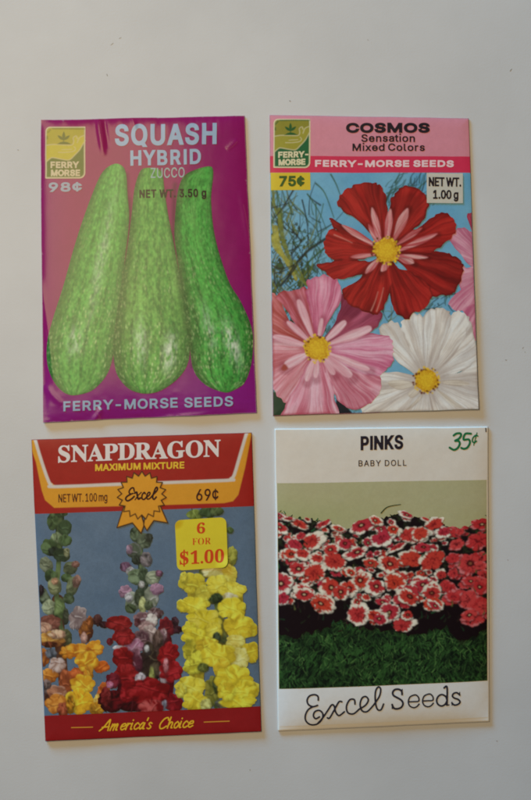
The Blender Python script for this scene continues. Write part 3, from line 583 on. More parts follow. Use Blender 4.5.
seed_logo(p, sq, M_SQ, LAY * 2, 45.6, 127.4, 85.6, 179.2, '', ink(176, 160, 44), ink(92, 104, 40), ink(196, 178, 140), ink(96, 100, 34), -.6)
BL = ink(150, 170, 190)
T = lambda *a, **k: lettering(p, a[0], sq, M_SQ, LAY * 4, *a[1:], **k)
T('title_lettering', 'SQUASH', 'sans', 115.2, 216.6, 146.6, 144.4, 21.3, BL, 1.08, track=66)
T('title_lettering', 'HYBRID', 'sans', 130.6, 201, 166.6, 164.3, 15.3, BL, .74, track=66)
T('variety_lettering', 'ZUCCO', 'sans', 150.8, 184.6, 178.6, 177.6, 10, ink(150, 172, 170), .08, track=30)
T('price_lettering', '98¢', 'sans', 49.2, 82.2, 192.6, 191.6, 9.4, ink(150, 156, 168), .55, track=24)
T('weight_lettering', 'NET WT. 3.50 g', 'sans', 139.6, 206.2, 198.8, 197.2, 8.4, ink(20, 22, 18), .4, track=44, space=240)
T('brand_lettering', 'FERRY-MORSE SEEDS', 'sans', 63.6, 233, 411, 406, 9.9, BL, .42, track=34, space=230)

# ================================================================== 2. cosmos packet
p = Packet((269.6, 115.2), (468.4, 118.9), (478.4, 409.4), (273, 415.8), cosmos_height, .35, 13)
co = thing('seed_packet', 'flat pink-topped seed packet picturing red, pink and white cosmos flowers', 'seed packet', 'seed packets on the table', p.origin())
def co_edge(x, y):
    c = np.where((y < 156.5)[:, None], ink(176, 112, 116), np.where((y < 173)[:, None], ink(180, 44, 70), np.where(((y > 300) & (x < 380))[:, None], ink(170, 110, 120), ink(120, 150, 160))))
    return np.where(((y > 300) & (x > 380))[:, None], ink(176, 166, 154), c)
envelope(p, co, M_CO, co_edge)
uv = lambda x, y: p.st(x, y)
def row(y0, y1): return y0, y1
xl = lambda y: 269.8 + (y - 115) * .0105
xr = lambda y: 468.4 + (y - 119) * .0345
def band(ytl, ytr, ybl, ybr): return [(xl(ytl) + .3, ytl), (xr(ytr) - .3, ytr), (xr(ybr) - .3, ybr), (xl(ybl) + .3, ybl)]
cv = Canvas.quad(p, band(115.6, 119.3, 156.2, 157), PX * 1.3, ink(208, 134, 146)); cv.grain(.05)
cv.col *= (1 + .06 * (fbm(cv.X / 12, cv.Y / 12, 6) - .5))[..., None]
hd = cv.build('header_panel', co, M_CO, LAY, False)
cv = Canvas.quad(p, band(156.2, 157, 172.8, 173.2), PX * 1.3, ink(204, 48, 80)); cv.grain(.05)
cv.build('brand_band', co, M_CO, LAY, False)

BLUE = ink(100, 160, 190)
cv = Canvas.quad(p, [(xl(172.8) + .3, 172.8), (xr(173.2) - .3, 173.2), (478, 409), (273.2, 415.3)], PX, BLUE)
cv.col = mix(np.broadcast_to(ink(88, 150, 184), cv.col.shape), np.broadcast_to(ink(124, 176, 196), cv.col.shape), fbm(cv.X / 30, cv.Y / 30, 60))
LEAF, DARK, OLIVE, YEL = ink(52, 84, 48), ink(26, 36, 34), ink(104, 112, 46), ink(150, 144, 58)
def z1(L): return [(266 + a / 6.64, 165 + b / 6.64) for a, b in L]
rr = random.Random(9)
X, Y = cv.X, cv.Y
fm = sst(338, 300, X + .2 * (250 - Y)) * sst(196, 235, Y + .35 * (300 - X))
tw = .5 * fbm((X + .7 * Y) / 2.4, (Y - .7 * X) / 9, 63) + .5 * fbm((X - .5 * Y) / 2.2, (Y + .5 * X) / 8, 64)
cv.col = mix(cv.col, mix(np.broadcast_to(ink(24, 34, 30), X.shape + (3,)), np.broadcast_to(ink(74, 92, 48), X.shape + (3,)), fbm(X / 5, Y / 5, 65)), fm * sst(.50, .42, tw))
cv.col = mix(cv.col, np.broadcast_to(ink(140, 136, 58), X.shape + (3,)), .7 * fm * sst(300, 276, X) * sst(.54, .62, tw))
def frond(x0, y0, x1, y1, bend, w, c, k=.85):
    mx, my = (x0 + x1) / 2, (y0 + y1) / 2; nx, ny = -(y1 - y0), x1 - x0
    cv.stroke([(x0, y0), (mx + nx * bend, my + ny * bend), (x1, y1)], w, c, w * .4, k=k, n=5)
for i in range(105):                         # feathery leaves behind the flowers
    x = rr.uniform(270, 322); y = rr.uniform(205, 300); a = rr.choice((-.8, -1.2, -1.55, -2.1, -2.5)) + rr.gauss(0, .16); l = rr.uniform(12, 38)
    if rr.random() < (x - 270) / 80 and y < 240: continue
    frond(x, y, x + l * math.cos(a), y + l * math.sin(a), rr.uniform(-.12, .12), rr.uniform(1.2, 2.1), rr.choice((LEAF, DARK, OLIVE, DARK, ink(40, 66, 52))), .85)
for i in range(60):
    x = rr.uniform(384, 436); y = rr.uniform(176, 200); a = rr.choice((-1, 1)) * rr.uniform(.5, 1.4); l = rr.uniform(8, 22)
    frond(x, y + 6, x + l * math.cos(a), y + 6 - abs(l * math.sin(a)), rr.uniform(-.2, .2), rr.uniform(.8, 1.6), rr.choice((LEAF, DARK, ink(50, 84, 74))), .85)
for L, w, c in (([(60,420),(90,560),(150,660),(200,760)],6.5,YEL), ([(90,300),(110,480),(180,680),(270,800)],5.5,OLIVE), ([(40,480),(70,560),(150,640)],5,YEL), ([(45,170),(60,290),(95,370)],3.2,OLIVE),
                ([(180,170),(120,270),(60,350)],2,DARK), ([(75,180),(95,290),(110,380)],1.5,LEAF), ([(30,290),(110,265),(170,250)],1.2,DARK),
                ([(240,235),(275,400),(280,560)],1.6,DARK), ([(275,195),(350,310),(400,430)],1.3,LEAF), ([(330,125),(390,190),(450,350)],1.6,LEAF), ([(430,65),(465,130),(495,210)],1.6,LEAF),
                ([(330,260),(335,380),(345,480)],1.4,LEAF), ([(380,260),(360,350),(330,420)],1.0,LEAF), ([(150,260),(170,330),(150,420),(190,520)],1.3,LEAF), ([(400,490),(300,555),(210,640),(150,730)],3.2,DARK),
                ([(385,555),(290,640),(230,720)],2.2,LEAF), ([(180,430),(280,455),(330,470)],1,LEAF), ([(150,520),(260,540),(330,530)],.9,LEAF), ([(30,660),(100,690),(200,660)],1.6,DARK), ([(190,640),(230,720),(265,800)],3.5,OLIVE),
                ([(60,720),(150,690),(260,600)],1.4,DARK), ([(100,800),(190,690),(210,640)],2.5,DARK), ([(330,560),(350,640),(380,740)],1.2,LEAF), ([(400,560),(440,640)],1.5,DARK)):
    cv.stroke(z1(L), w, lambda X, Y, d, c=c: c * (1 + 1.0 * (fbm(X / 2.5, Y / 2.5, 61) - .5))[..., None], w * .5, k=.92)
for i in range(60):                          # dark tangle in the gaps lower down
    x, y = rr.choice(((275, 402), (342, 405), (385, 318), (432, 303), (470, 330), (340, 410), (452, 300))); a = rr.uniform(0, 6.28); l = rr.uniform(6, 16)
    frond(x + rr.uniform(-8, 8), y + rr.uniform(-8, 8), x + l * math.cos(a), y + l * math.sin(a), .1, rr.uniform(.6, 1.8), rr.choice((LEAF, DARK, DARK, OLIVE)))
cv.poly([(270,393),(280,395),(288,404),(286,418),(270,418)], ink(40, 62, 44)); cv.poly([(336,412),(338,396),(347,407),(352,414)], ink(30, 34, 40))
cv.grain(.07); cv.soften(.28); co_pic = cv.build('picture_panel', co, M_CO, LAY, False)

def petal(cv, cx, cy, P, base, light, dark, seed, nf=9, edge=2.0, k=1.0, rad=34., clip=None, cnt=.9):
    base, light, dark = (np.asarray(ink(*c)) for c in (base, light, dark))
    def f(X, Y, d):
        th = np.arctan2(Y - cy, X - cx); r = np.hypot(X - cx, Y - cy)
        n = fbm(th * nf + 40, r * .025 + seed, seed, 3); n2 = fbm(th * nf * 3.1, r * .04, seed + 3, 2)
        q = np.clip(r / rad, 0, 1.3); sh = X.shape + (3,); vein = fbm(th * 42 + .6 * np.sin(r * .2 + th * 9), r * .012, seed + 21, 2)
        c = mix(np.broadcast_to(base, sh), np.broadcast_to(light, sh), np.clip((n - .45) * 2.6, 0, 1) * cnt)
        c = mix(c, np.broadcast_to(dark, sh), np.clip((.5 - n) * 2.8, 0, 1) * cnt * .8 + .25 * (n2 < .4) * cnt)
        c = mix(c, np.broadcast_to(dark, sh), np.clip((.47 - vein) * 3.2, 0, .5) * cnt * sst(6, 16, r)); c = mix(c, np.broadcast_to(light, sh), np.clip((vein - .56) * 3, 0, .45) * cnt)
        c = mix(c, np.broadcast_to(dark, sh), np.clip(.6 * sst(.55, .2, q), 0, 1))
        c = mix(c, np.broadcast_to(dark, sh), .75 * sst(edge * 1.3, 0, -d) * sst(.25, .6, vn(th * 3, r * .1, seed + 7)))
        c = mix(c, np.broadcast_to(dark, sh), .45 * sst(.5, .62, fbm(th * 4 + seed, r * .02, seed + 11, 2)) * cnt)
        return c
    cv.poly(P, f, .5, k, clip=clip)

def notched(P, seed, amp=1.3):
    "petal outline with a slightly ragged rim"
    r = random.Random(seed); Q = spline(P, 4)
    return [(x + r.uniform(-amp, amp) * .55, y + r.uniform(-amp, amp) * .55) for x, y in Q]

def disc(cv, cx, cy, r, seed, dots=True):
    Yc, Oc, Br = ink(226, 186, 44), ink(196, 138, 28), ink(110, 52, 22); rd = random.Random(seed)
    cv.paint((cx - r * 2, cy - r * 2, cx + r * 2, cy + r * 2), dellipse(cx, cy, r, r, 0, .12, seed), lambda X, Y, d: mix(np.broadcast_to(Oc, X.shape + (3,)), np.broadcast_to(Yc, X.shape + (3,)), np.clip(speck(X / 1.7, Y / 1.7, seed, .5, .5, 1.) * .7 + sst(r, r * .3, np.hypot(X - cx, Y - cy)) * .6, 0, 1)))
    for k in range(46):
        a = k / 46 * 6.28 + rd.uniform(-.1, .1); q = r * rd.uniform(.86, 1.2); x, y = cx + q * math.cos(a), cy + q * math.sin(a)
        s = rd.uniform(.7, 1.3)
        cv.paint((x - 3, y - 3, x + 3, y + 3), dellipse(x, y, s, s), Yc if rd.random() < .62 else Br)

edgeclip = dpoly([p.xy(u, v) for u, v in ((.002, .002), (.998, .002), (.998, .998), (.002, .998))])
# pink flower cut by the packet's edge
cv = Canvas.box(p, 440, 212, 480, 350, .42); C0 = (492, 268)
for i, (P, b, l, d) in enumerate((
    ([(458,300),(468,285),(482,276),(486,345),(474,338),(466,318)], (206,112,140), (226,170,180), (160,64,96)),
    ([(449,238),(458,229),(470,231),(482,246),(484,272),(470,266),(458,252)], (206,136,156), (226,176,186), (172,84,112)),
    ([(459,262),(466,268),(484,268),(484,292),(470,294),(460,288)], (216,150,166), (230,186,192), (180,90,116)),
    ([(448.5,304),(456,294),(466,286),(484,282),(484,300),(470,306),(458,311)], (222,158,172), (232,190,196), (186,98,124)),
    ([(467,218),(471,213),(480,220),(484,240),(474,236)], (176,60,84), (196,96,114), (140,36,60)))):
    petal(cv, *C0, notched(P, i), b, l, d, 200 + i, 7, 1.5, clip=edgeclip)
cv.grain(.06); cv.soften(.3); cv.build('printed_flower', co_pic, M_CO, LAY * 2, label='pink flower cut off by the packet edge')

# white flower
cv = Canvas.box(p, 355, 300, 480, 417, .42); C0 = (426.5, 380.4)
WL, WB, WD = (246,238,226), (228,218,204), (176,160,148)
for i, P in enumerate(([(426,380),(395,372),(374,374),(364,386),(358,402),(368,416),(402,418),(420,396)], [(426,380),(460,372),(482,352),(486,420),(452,420),(432,396)], [(426,380),(418,402),(396,420),(450,420),(436,400)],
                       [(426,380),(404,366),(389,352),(380,334),(382,324),(394,322),(404,330),(416,352)], [(426,380),(410,350),(402,330),(404,318.5),(414,314),(424,320),(428,350)],
                       [(426,380),(444,356),(458,336),(466,318),(470,322),(474,340),(480,356),(462,370)], [(426,380),(436,352),(446,326),(456,311.5),(466,316),(468,330),(456,352)], [(426,380),(424,346),(422,322),(428,310.5),(440,308.5),(450,313),(448,332),(438,358)])):
    petal(cv, *C0, notched(P, 40 + i, 2.4), WB, WL, WD, 230 + i, 8, 1.6, rad=60, clip=edgeclip, cnt=.9)
for i, P in enumerate(([(416,384),(402,390),(390,386),(389,381.5),(402,380)], [(416,388),(408,394),(412,398),(420,392)], [(424,392),(412,404),(405,411),(418,402)], [(434,388),(448,396),(462,408),(450,404)], [(438,382),(456,386),(470,384),(456,380)])):
    petal(cv, *C0, P, (214,200,180), (230,222,206), (170,150,130), 260 + i, 6, 1)
disc(cv, *C0, 11.6, 41); cv.grain(.06); cv.soften(.3); cv.build('printed_flower', co_pic, M_CO, LAY * 3, label='white flower')

# pink flower, lower left
cv = Canvas.box(p, 268, 272, 397, 418, .42); C0 = (317, 348.8)
PB, PL, PD = (212,122,142), (226,164,174), (168,64,84)
for i, (P, b, l, d) in enumerate((
    ([(317,349),(346,352),(372,366),(382,382),(380,391),(374,400),(361,408.7),(347,406.6),(334,396),(322,374)], (222,146,160), (238,188,196), (172,72,92)),
    ([(317,349),(336,322),(342,296),(352,288),(366,300),(380,309),(381,321),(370,332),(344,346)], (150,58,84), (190,96,120), (112,34,56)),
    ([(317,349),(340,340),(366,334),(388,336.6),(393,347),(393.6,356),(388,368),(374,377),(350,370),(330,358)], (220,138,164), (238,190,202), (176,62,102)),
    ([(317,349),(268,331),(266,362),(270,384),(280,399.4),(293.6,401),(303,390),(312,368)], (224,150,160), (238,190,194), (176,76,82)),
    ([(317,349),(304,368),(297,386),(286,404),(284,422),(334,420),(334.6,399),(328,376)], (224,148,164), (240,194,204), (176,70,92)),
    ([(317,349),(286,340),(266,334),(266,297),(277,295),(292,322)], (196,104,104), (220,146,146), (150,46,36)),
    ([(317,349),(296,326),(282,304),(276,295.6),(288,290.4),(297,291),(305,287),(311,306),(316,330)], (206,112,128), (224,156,166), (150,46,48)),
    ([(317,349),(312,318),(307,296),(308,281),(316,277),(327,275.6),(337,279),(341,294),(332,316),(322,334)], (220,134,160), (236,182,196), (172,64,98)))):
    petal(cv, *C0, notched(P, 60 + i, 2.4), b, l, d, 300 + i, 8, 2.2, rad=44, clip=edgeclip)
cv.poly([(300,338),(296,318),(294,308),(300,316),(308,336)], ink(140, 40, 36), 1.5, .55)
for i, (tx, ty, w) in enumerate(((287,321.5,4.2),(298,299.5,5),(346,321,5),(371.5,327.6,6.2),(370,369.8,4.6),(351.6,376.5,6),(334.5,374.6,4.4),(315.4,378.6,4.2),(306,381.6,4.6),(284.4,366.6,6.4),(272.6,336.4,4.8),(322,318,3.2))):
    x, y = C0; dx, dy = tx - x, ty - y; L = math.hypot(dx, dy); ux, uy = dx / L, dy / L; nx, ny = -uy, ux; w *= 1.15
    cv.shade(bbox([C0, (tx, ty)], 9), dstroke(np.array([(x + ux * 14 + 1, y + uy * 14 + 1.4), (tx + .8, ty + 1.4)]), 2, w * 1.9), ink(150, 60, 78), 1.8, .5)
    P = [(x + ux * 8 + nx * .8, y + uy * 8 + ny * .8), (x + ux * L * .6 + nx * w * .7, y + uy * L * .6 + ny * w * .7), (x + ux * L * .92 + nx * w * .55, y + uy * L * .92 + ny * w * .55), (tx, ty), (x + ux * L * .92 - nx * w * .5, y + uy * L * .92 - ny * w * .5), (x + ux * L * .6 - nx * w * .6, y + uy * L * .6 - ny * w * .6), (x + ux * 8 - nx * .8, y + uy * 8 - ny * .8)]
    petal(cv, *C0, P, (232,180,186), (242,210,212), (196,116,132), 330 + i, 12, .8, rad=18, clip=edgeclip, cnt=.6)
cv.poly([(281,369),(284,364),(288,368),(284,371)], ink(160, 70, 60), .8)
disc(cv, *C0, 12.2, 42); cv.grain(.06); cv.soften(.3); cv.build('printed_flower', co_pic, M_CO, LAY * 4, label='large pink flower')

# red flower
cv = Canvas.box(p, 314, 180, 466, 324, .42); C0 = (385.6, 250.6)
RB, RL, RD = (160,30,28), (188,50,42), (84,14,16)
for i, P in enumerate((
    [(386,251),(388,209),(394.9,194),(404,187.2),(415.2,188.6),(426.5,197.4),(428.6,206.7),(421,221),(405,238)],
    [(386,251),(362,224),(344,212),(337.5,204),(339.6,196),(348,188.6),(359.2,184.2),(372.7,183.4),(381,187),(385.6,198),(387,222)],
    [(386,251),(357,236),(339.6,223.5),(329.4,218),(331,222),(334,227),(345,244),(366,254)],
    [(386,251),(352,240),(334,229),(327,234),(323.2,246),(326,254),(332,259.4),(352,261.4),(372,256)],
    [(386,251),(404,236),(420,226.4),(433.3,217),(444.6,213.4),(453.6,220.3),(455.6,230),(447,241),(431,252),(404,257)],
    [(386,251),(410,256.6),(435.5,252.4),(449,254),(460.4,261),(462.8,268),(460.6,280),(453.6,292),(446,294.6),(431,294.8),(408,270)],
    [(386,251),(396,266),(411,272),(427,283),(431.6,296),(424.4,308),(415.2,312.8),(406,319.4),(397,313.8),(391,302),(387,276)],
    [(386,251),(368,270),(352.4,284),(342,292),(347.9,303.8),(361.4,310.6),(375,314.4),(381,311),(389,296),(391,270)],
    [(386,251),(370,261),(350,260),(330,261.6),(316.6,265.4),(325,273),(336.6,279.6),(352.4,276.8),(370,270)])):
    petal(cv, *C0, notched(P, 80 + i, 1.9), RB, RL, RD, 360 + i, 7, 2.0, rad=40, cnt=.75)
for i, (tx, ty, w, sx, sy) in enumerate(((341.5,225,2.6,377,247),(368,224,2,379,246),(371.6,207.6,2.8,381,246),(390,209,3,386,246),(407.5,208.5,3.8,394,240),(437.5,233.6,2.6,399,251),(350,257.2,1.8,374,255),(365,274,2.6,380,258),(381,271.6,2.6,389,262),(414,263,3.2,396,257),(428,257.6,1.8,398,256),(422,228,2.2,398,244))):
    dx, dy = tx - sx, ty - sy; L = math.hypot(dx, dy); nx, ny = -dy / L, dx / L; w *= 1.55
    cv.shade(bbox([(sx, sy), (tx, ty)], 9), dstroke(np.array([(sx + 1, sy + 1.2), (tx + .6, ty + 1.4)]), 2, w * 1.5), ink(70, 10, 14), 1.5, .5)
    P = [(sx + nx, sy + ny), (sx + dx * .6 + nx * w * .8, sy + dy * .6 + ny * w * .8), (tx, ty), (sx + dx * .6 - nx * w * .8, sy + dy * .6 - ny * w * .8), (sx - nx, sy - ny)]
    petal(cv, *C0, P, (208,116,118), (226,186,178), (166,56,58), 390 + i, 14, .6, rad=10, cnt=.9)
for a, b in (((371,311),(378,292)),((376.5,311.5),(383.5,288)),((334,235),(352,243))): cv.stroke([a, ((a[0]+b[0])/2+.6,(a[1]+b[1])/2), b], 1.0, ink(214, 140, 124), .4, k=.8)
disc(cv, *C0, 12.4, 43); cv.grain(.06); cv.soften(.3); cv.build('printed_flower', co_pic, M_CO, LAY * 5, label='large red flower with pale streaks')

seed_logo(p, co, M_CO, LAY * 2, 273.4, 118.9, 310.2, 168, '-', ink(146, 138, 48), ink(24, 92, 52), ink(212, 200, 160), ink(28, 84, 38), .5)
T = lambda *a, **k: lettering(p, a[0], co, M_CO, LAY * 3, *a[1:], **k)
BK = ink(34, 26, 34)
T('title_lettering', 'COSMOS', 'sans', 345.8, 429.4, 133.2, 133.5, 10, BK, .85, track=22)
T('variety_lettering', 'Sensation', 'sans', 361, 414.6, 142.2, 142.6, 7.6, BK, .28, track=30)
T('variety_lettering', 'Mixed Colors', 'sans', 352.2, 424.4, 151.2, 151.6, 7.4, BK, .28, track=30)
T('brand_lettering', 'FERRY-MORSE SEEDS', 'sans', 315, 453.4, 167.2, 167.6, 6.8, ink(228, 196, 196), .5, track=26, space=170)
cv = Canvas.quad(p, [(270.5, 172.9), (310.2, 173), (310.4, 190.3), (270.8, 190.4)], .6, ink(208, 180, 48)); cv.grain(.05)
pr = cv.build('price_label', co, M_CO, LAY * 2, False)
lettering(p, 'price_lettering', pr, M_CO, LAY * 3, '75¢', 'sans', 279.2, 304.4, 186.7, 186.7, 10.6, ink(58, 88, 34), .7, track=10)
cv = Canvas.quad(p, [(426.2, 173.6), (462.4, 173.8), (462.6, 203.6), (426.4, 203.4)], .6, ink(196, 190, 174)); cv.grain(.05)
wt = cv.build('weight_label', co, M_CO, LAY * 6.5, False)
lettering(p, 'weight_lettering', wt, M_CO, LAY * 7.5, 'NET WT.', 'sans', 428.2, 460.8, 186.8, 187.2, 9.2, BK, .42, track=8)
lettering(p, 'weight_lettering', wt, M_CO, LAY * 7.5, '1.00 g', 'sans', 432.6, 458, 199.4, 199.6, 9, BK, .42, track=6)

# ================================================================== 3. snapdragon packet
p = Packet((31.6, 439.8), (251.6, 432.6), (261.2, 730.8), (45.6, 740.6), snap_height, .3, 23)
sn = thing('seed_packet', 'red and orange topped seed packet picturing snapdragons, with a yellow 6 for $1.00 sticker', 'seed packet', 'seed packets on the table', p.origin())
envelope(p, sn, M_SN, lambda x, y: np.where(((p.st(x, y)[1] > .2425) & (p.st(x, y)[1] < .9145))[:, None], ink(90, 106, 122), ink(130, 28, 26)))
tl = lambda t, f: [(p.xy(u, v)) for u, v in f]
RED = ink(156, 34, 28)
def vq(va, vb): return [p.xy(.0015, va), p.xy(.9985, va), p.xy(.9985, vb), p.xy(.0015, vb)]
VA, VB = .2425, .9145
cv = Canvas.quad(p, vq(.0012, VA), .5, RED)
cv.col *= (1 + .08 * (fbm(cv.X / 14, cv.Y / 14, 2) - .5))[..., None]
ORG, OFF = ink(212, 146, 42), ink(206, 194, 180)
out = [(28,439),(36,462),(42.2,490.5),(45.5,500),(54.6,507.6),(140,505.4),(224,502.9),(233,501),(238.4,494.5),(245,468),(252.2,430),(246,430),(234.4,474.6),(226.2,480.2),(140,483),(57,486.4),(48.5,480.3),(40,455),(34.8,438)]
def cham(P): return np.array(P, float)
cv.poly(out, ORG, .5, smooth=False)
rib = [(34.2,436),(42,462),(48.6,480.3),(51.5,484.6),(57,486.5),(140,483.2),(226.2,480.2),(231,478.6),(234.4,474.4),(240,455),(247.4,430)]
cv.stroke(rib, 3.1, OFF, n=3)
cv.grain(.05); sn_hd = cv.build('header_panel', sn, M_SN, LAY, False)
cv = Canvas.quad(p, vq(VB, .9985), .6, ink(142, 26, 28)); cv.col *= (1 + .1 * (fbm(cv.X / 14, cv.Y / 9, 2) - .5))[..., None]; cv.grain(.05)
cv.build('slogan_band', sn, M_SN, LAY, False)

cv = Canvas.quad(p, vq(VA, VB), PX, (0, 0, 0))
cv.col = mix(np.broadcast_to(ink(84, 104, 124), cv.col.shape), np.broadcast_to(ink(100, 118, 136), cv.col.shape), fbm(cv.X / 26, cv.Y / 26, 70)); cv.grain(.1, 1.1)
sn_pic = cv.build('picture_panel', sn, M_SN, LAY, False)
snclip = dpoly([p.xy(u, v) for u, v in ((.003, VA), (.997, VA), (.997, VB), (.003, VB))])
def lip(cv, cx, cy, rx, ry, b, l, d_, seed, big):
    "the fold between a floret's two lips, and the lit edge above it"
    rd = random.Random(seed * 3 + 1); a = rd.gauss(0, .45) if big else rd.gauss(1.4, .4); c, s = math.cos(a), math.sin(a); o = rd.uniform(-.15, .25); bow = rd.uniform(.12, .34) * rd.choice((1, 1, -1))
    def pt(u, v): return (cx + u * rx * c - v * ry * s, cy + u * rx * s + v * ry * c)
    arc = [pt(-.8, o), pt(-.3, o + bow), pt(.15, o + bow * .7), pt(.5, o + bow * .9), pt(.82, o - .1)]
    up = [(x, y - (1.3 if big else .9)) for x, y in arc[1:4]]
    cv.stroke(arc, 1.1 if big else .8, d_, .4, k=.45 if b[1] > .4 else .7, aa=.5, clip=snclip); cv.stroke(up, 1.3 if big else .9, l, .5, k=.75, aa=.5, clip=snclip)
    if big:
        for q in range(3):
            u = rd.uniform(-.6, .6); v = rd.choice((-.55, .6)) + rd.uniform(-.15, .15)
            cv.stroke([pt(u, v), pt(u + rd.uniform(-.12, .12), v + .18), pt(u + rd.uniform(-.2, .2), v + .36)], .9, rd.choice((d_, l, d_)), .3, k=.5, aa=.5, clip=snclip)

def blossom(cv, cx, cy, rx, ry, c, seed, rot=0, wob=.2, lite=None, dk=None, edge=None, k=1.0):
    "one floret or bud: lobed, folded and mottled the way the halftone shows it"
    c = tuple(np.array(c) * (.92 if c[0] < c[1] * 1.04 else (.86 if c[1] < 60 else (.93 if c[2] < 60 and c[1] < 170 else 1))))
    base = np.array(c, float); L = np.array(lite if lite is not None else np.minimum(base * 1.22 + 22, 236)); D = np.array(dk if dk is not None else base * .4)
    b, l, d_ = ink(*base), ink(*L), ink(*D); m = max(rx, ry) * 1.5 + 2; rd = random.Random(seed); fa = rd.uniform(-1., 1.); nl = rd.choice((4, 5, 6, 7)); ph = rd.uniform(0, 6.3); big = min(rx, ry) > 6
    cr, sr = math.cos(rot), math.sin(rot); la = 0 if c[1] > c[0] else (.16 if big else .1)
    def dd(X, Y):
        x = ((X - cx) * cr + (Y - cy) * sr) / rx; y = (-(X - cx) * sr + (Y - cy) * cr) / ry
        q = np.hypot(x, y); th = np.arctan2(y, x)
        f = 1 + la * (np.abs(np.cos(th * nl / 2 + ph)) - .6) + wob * 1.3 * (fbm(np.cos(th) * 2.4 + 9 + seed, np.sin(th) * 2.4 + 9, seed, 2) - .5)
        return (q / f - 1) * min(rx, ry)
    def f(X, Y, d):
        x = (X - cx) / rx; y = (Y - cy) / ry; sh = X.shape + (3,); B = lambda q: np.broadcast_to(q, sh)
        n = fbm(X * .13 + seed, Y * .13, seed, 2); fr = .2 if big else .34
        n2 = fbm((X * math.cos(fa) + Y * math.sin(fa)) * fr + 3 * n, (Y * math.cos(fa) - X * math.sin(fa)) * fr * .5, seed + 5, 2)
        th = np.arctan2(y, x); fold = np.abs(np.cos(th * nl / 2 + ph))
        q = mix(B(b), B(l), np.clip((n2 - .5) * 3.4, 0, 1) * .85)
        q = mix(q, B(d_), np.clip((.44 - n2) * 4., 0, 1) * (.55 if big else .8))
        if la: q = mix(q, B(d_), .6 * sst(.3, .02, fold) * sst(.25, .8, np.hypot(x, y)))
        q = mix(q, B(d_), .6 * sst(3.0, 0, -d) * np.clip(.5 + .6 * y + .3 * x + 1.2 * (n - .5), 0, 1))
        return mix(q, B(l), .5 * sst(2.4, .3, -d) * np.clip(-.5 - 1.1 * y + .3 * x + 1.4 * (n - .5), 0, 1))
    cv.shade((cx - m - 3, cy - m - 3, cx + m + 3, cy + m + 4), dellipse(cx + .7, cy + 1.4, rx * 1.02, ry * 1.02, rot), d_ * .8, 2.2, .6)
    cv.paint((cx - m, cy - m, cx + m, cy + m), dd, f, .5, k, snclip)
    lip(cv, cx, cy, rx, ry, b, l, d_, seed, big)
def stalk(box, L, name, lab, lay, under=()):
    cv = Canvas.box(p, *box, .42)
    for P, w, c in under: cv.stroke(P, w, lambda X, Y, d, c=c: ink(*c) * (1 + .8 * (vn(X / 2, Y / 5, 71) - .5))[..., None], w * .8, clip=snclip)
    for i, q in enumerate(L):
        cx, cy, rx, ry, c = q[:5]; g = 1.16 if max(rx, ry) < 8 else 1.05; rx, ry = rx * g, ry * g; o = q[5] if len(q) > 5 else {}
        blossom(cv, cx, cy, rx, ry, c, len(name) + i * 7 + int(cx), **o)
    cv.grain(.1, .9); cv.soften(.3); return cv.build(name, sn_pic, M_SN, LAY * lay, label=lab)
G1, G2, G3, GD = (72,92,54), (94,112,72), (118,132,94), (26,36,26)
V = dict
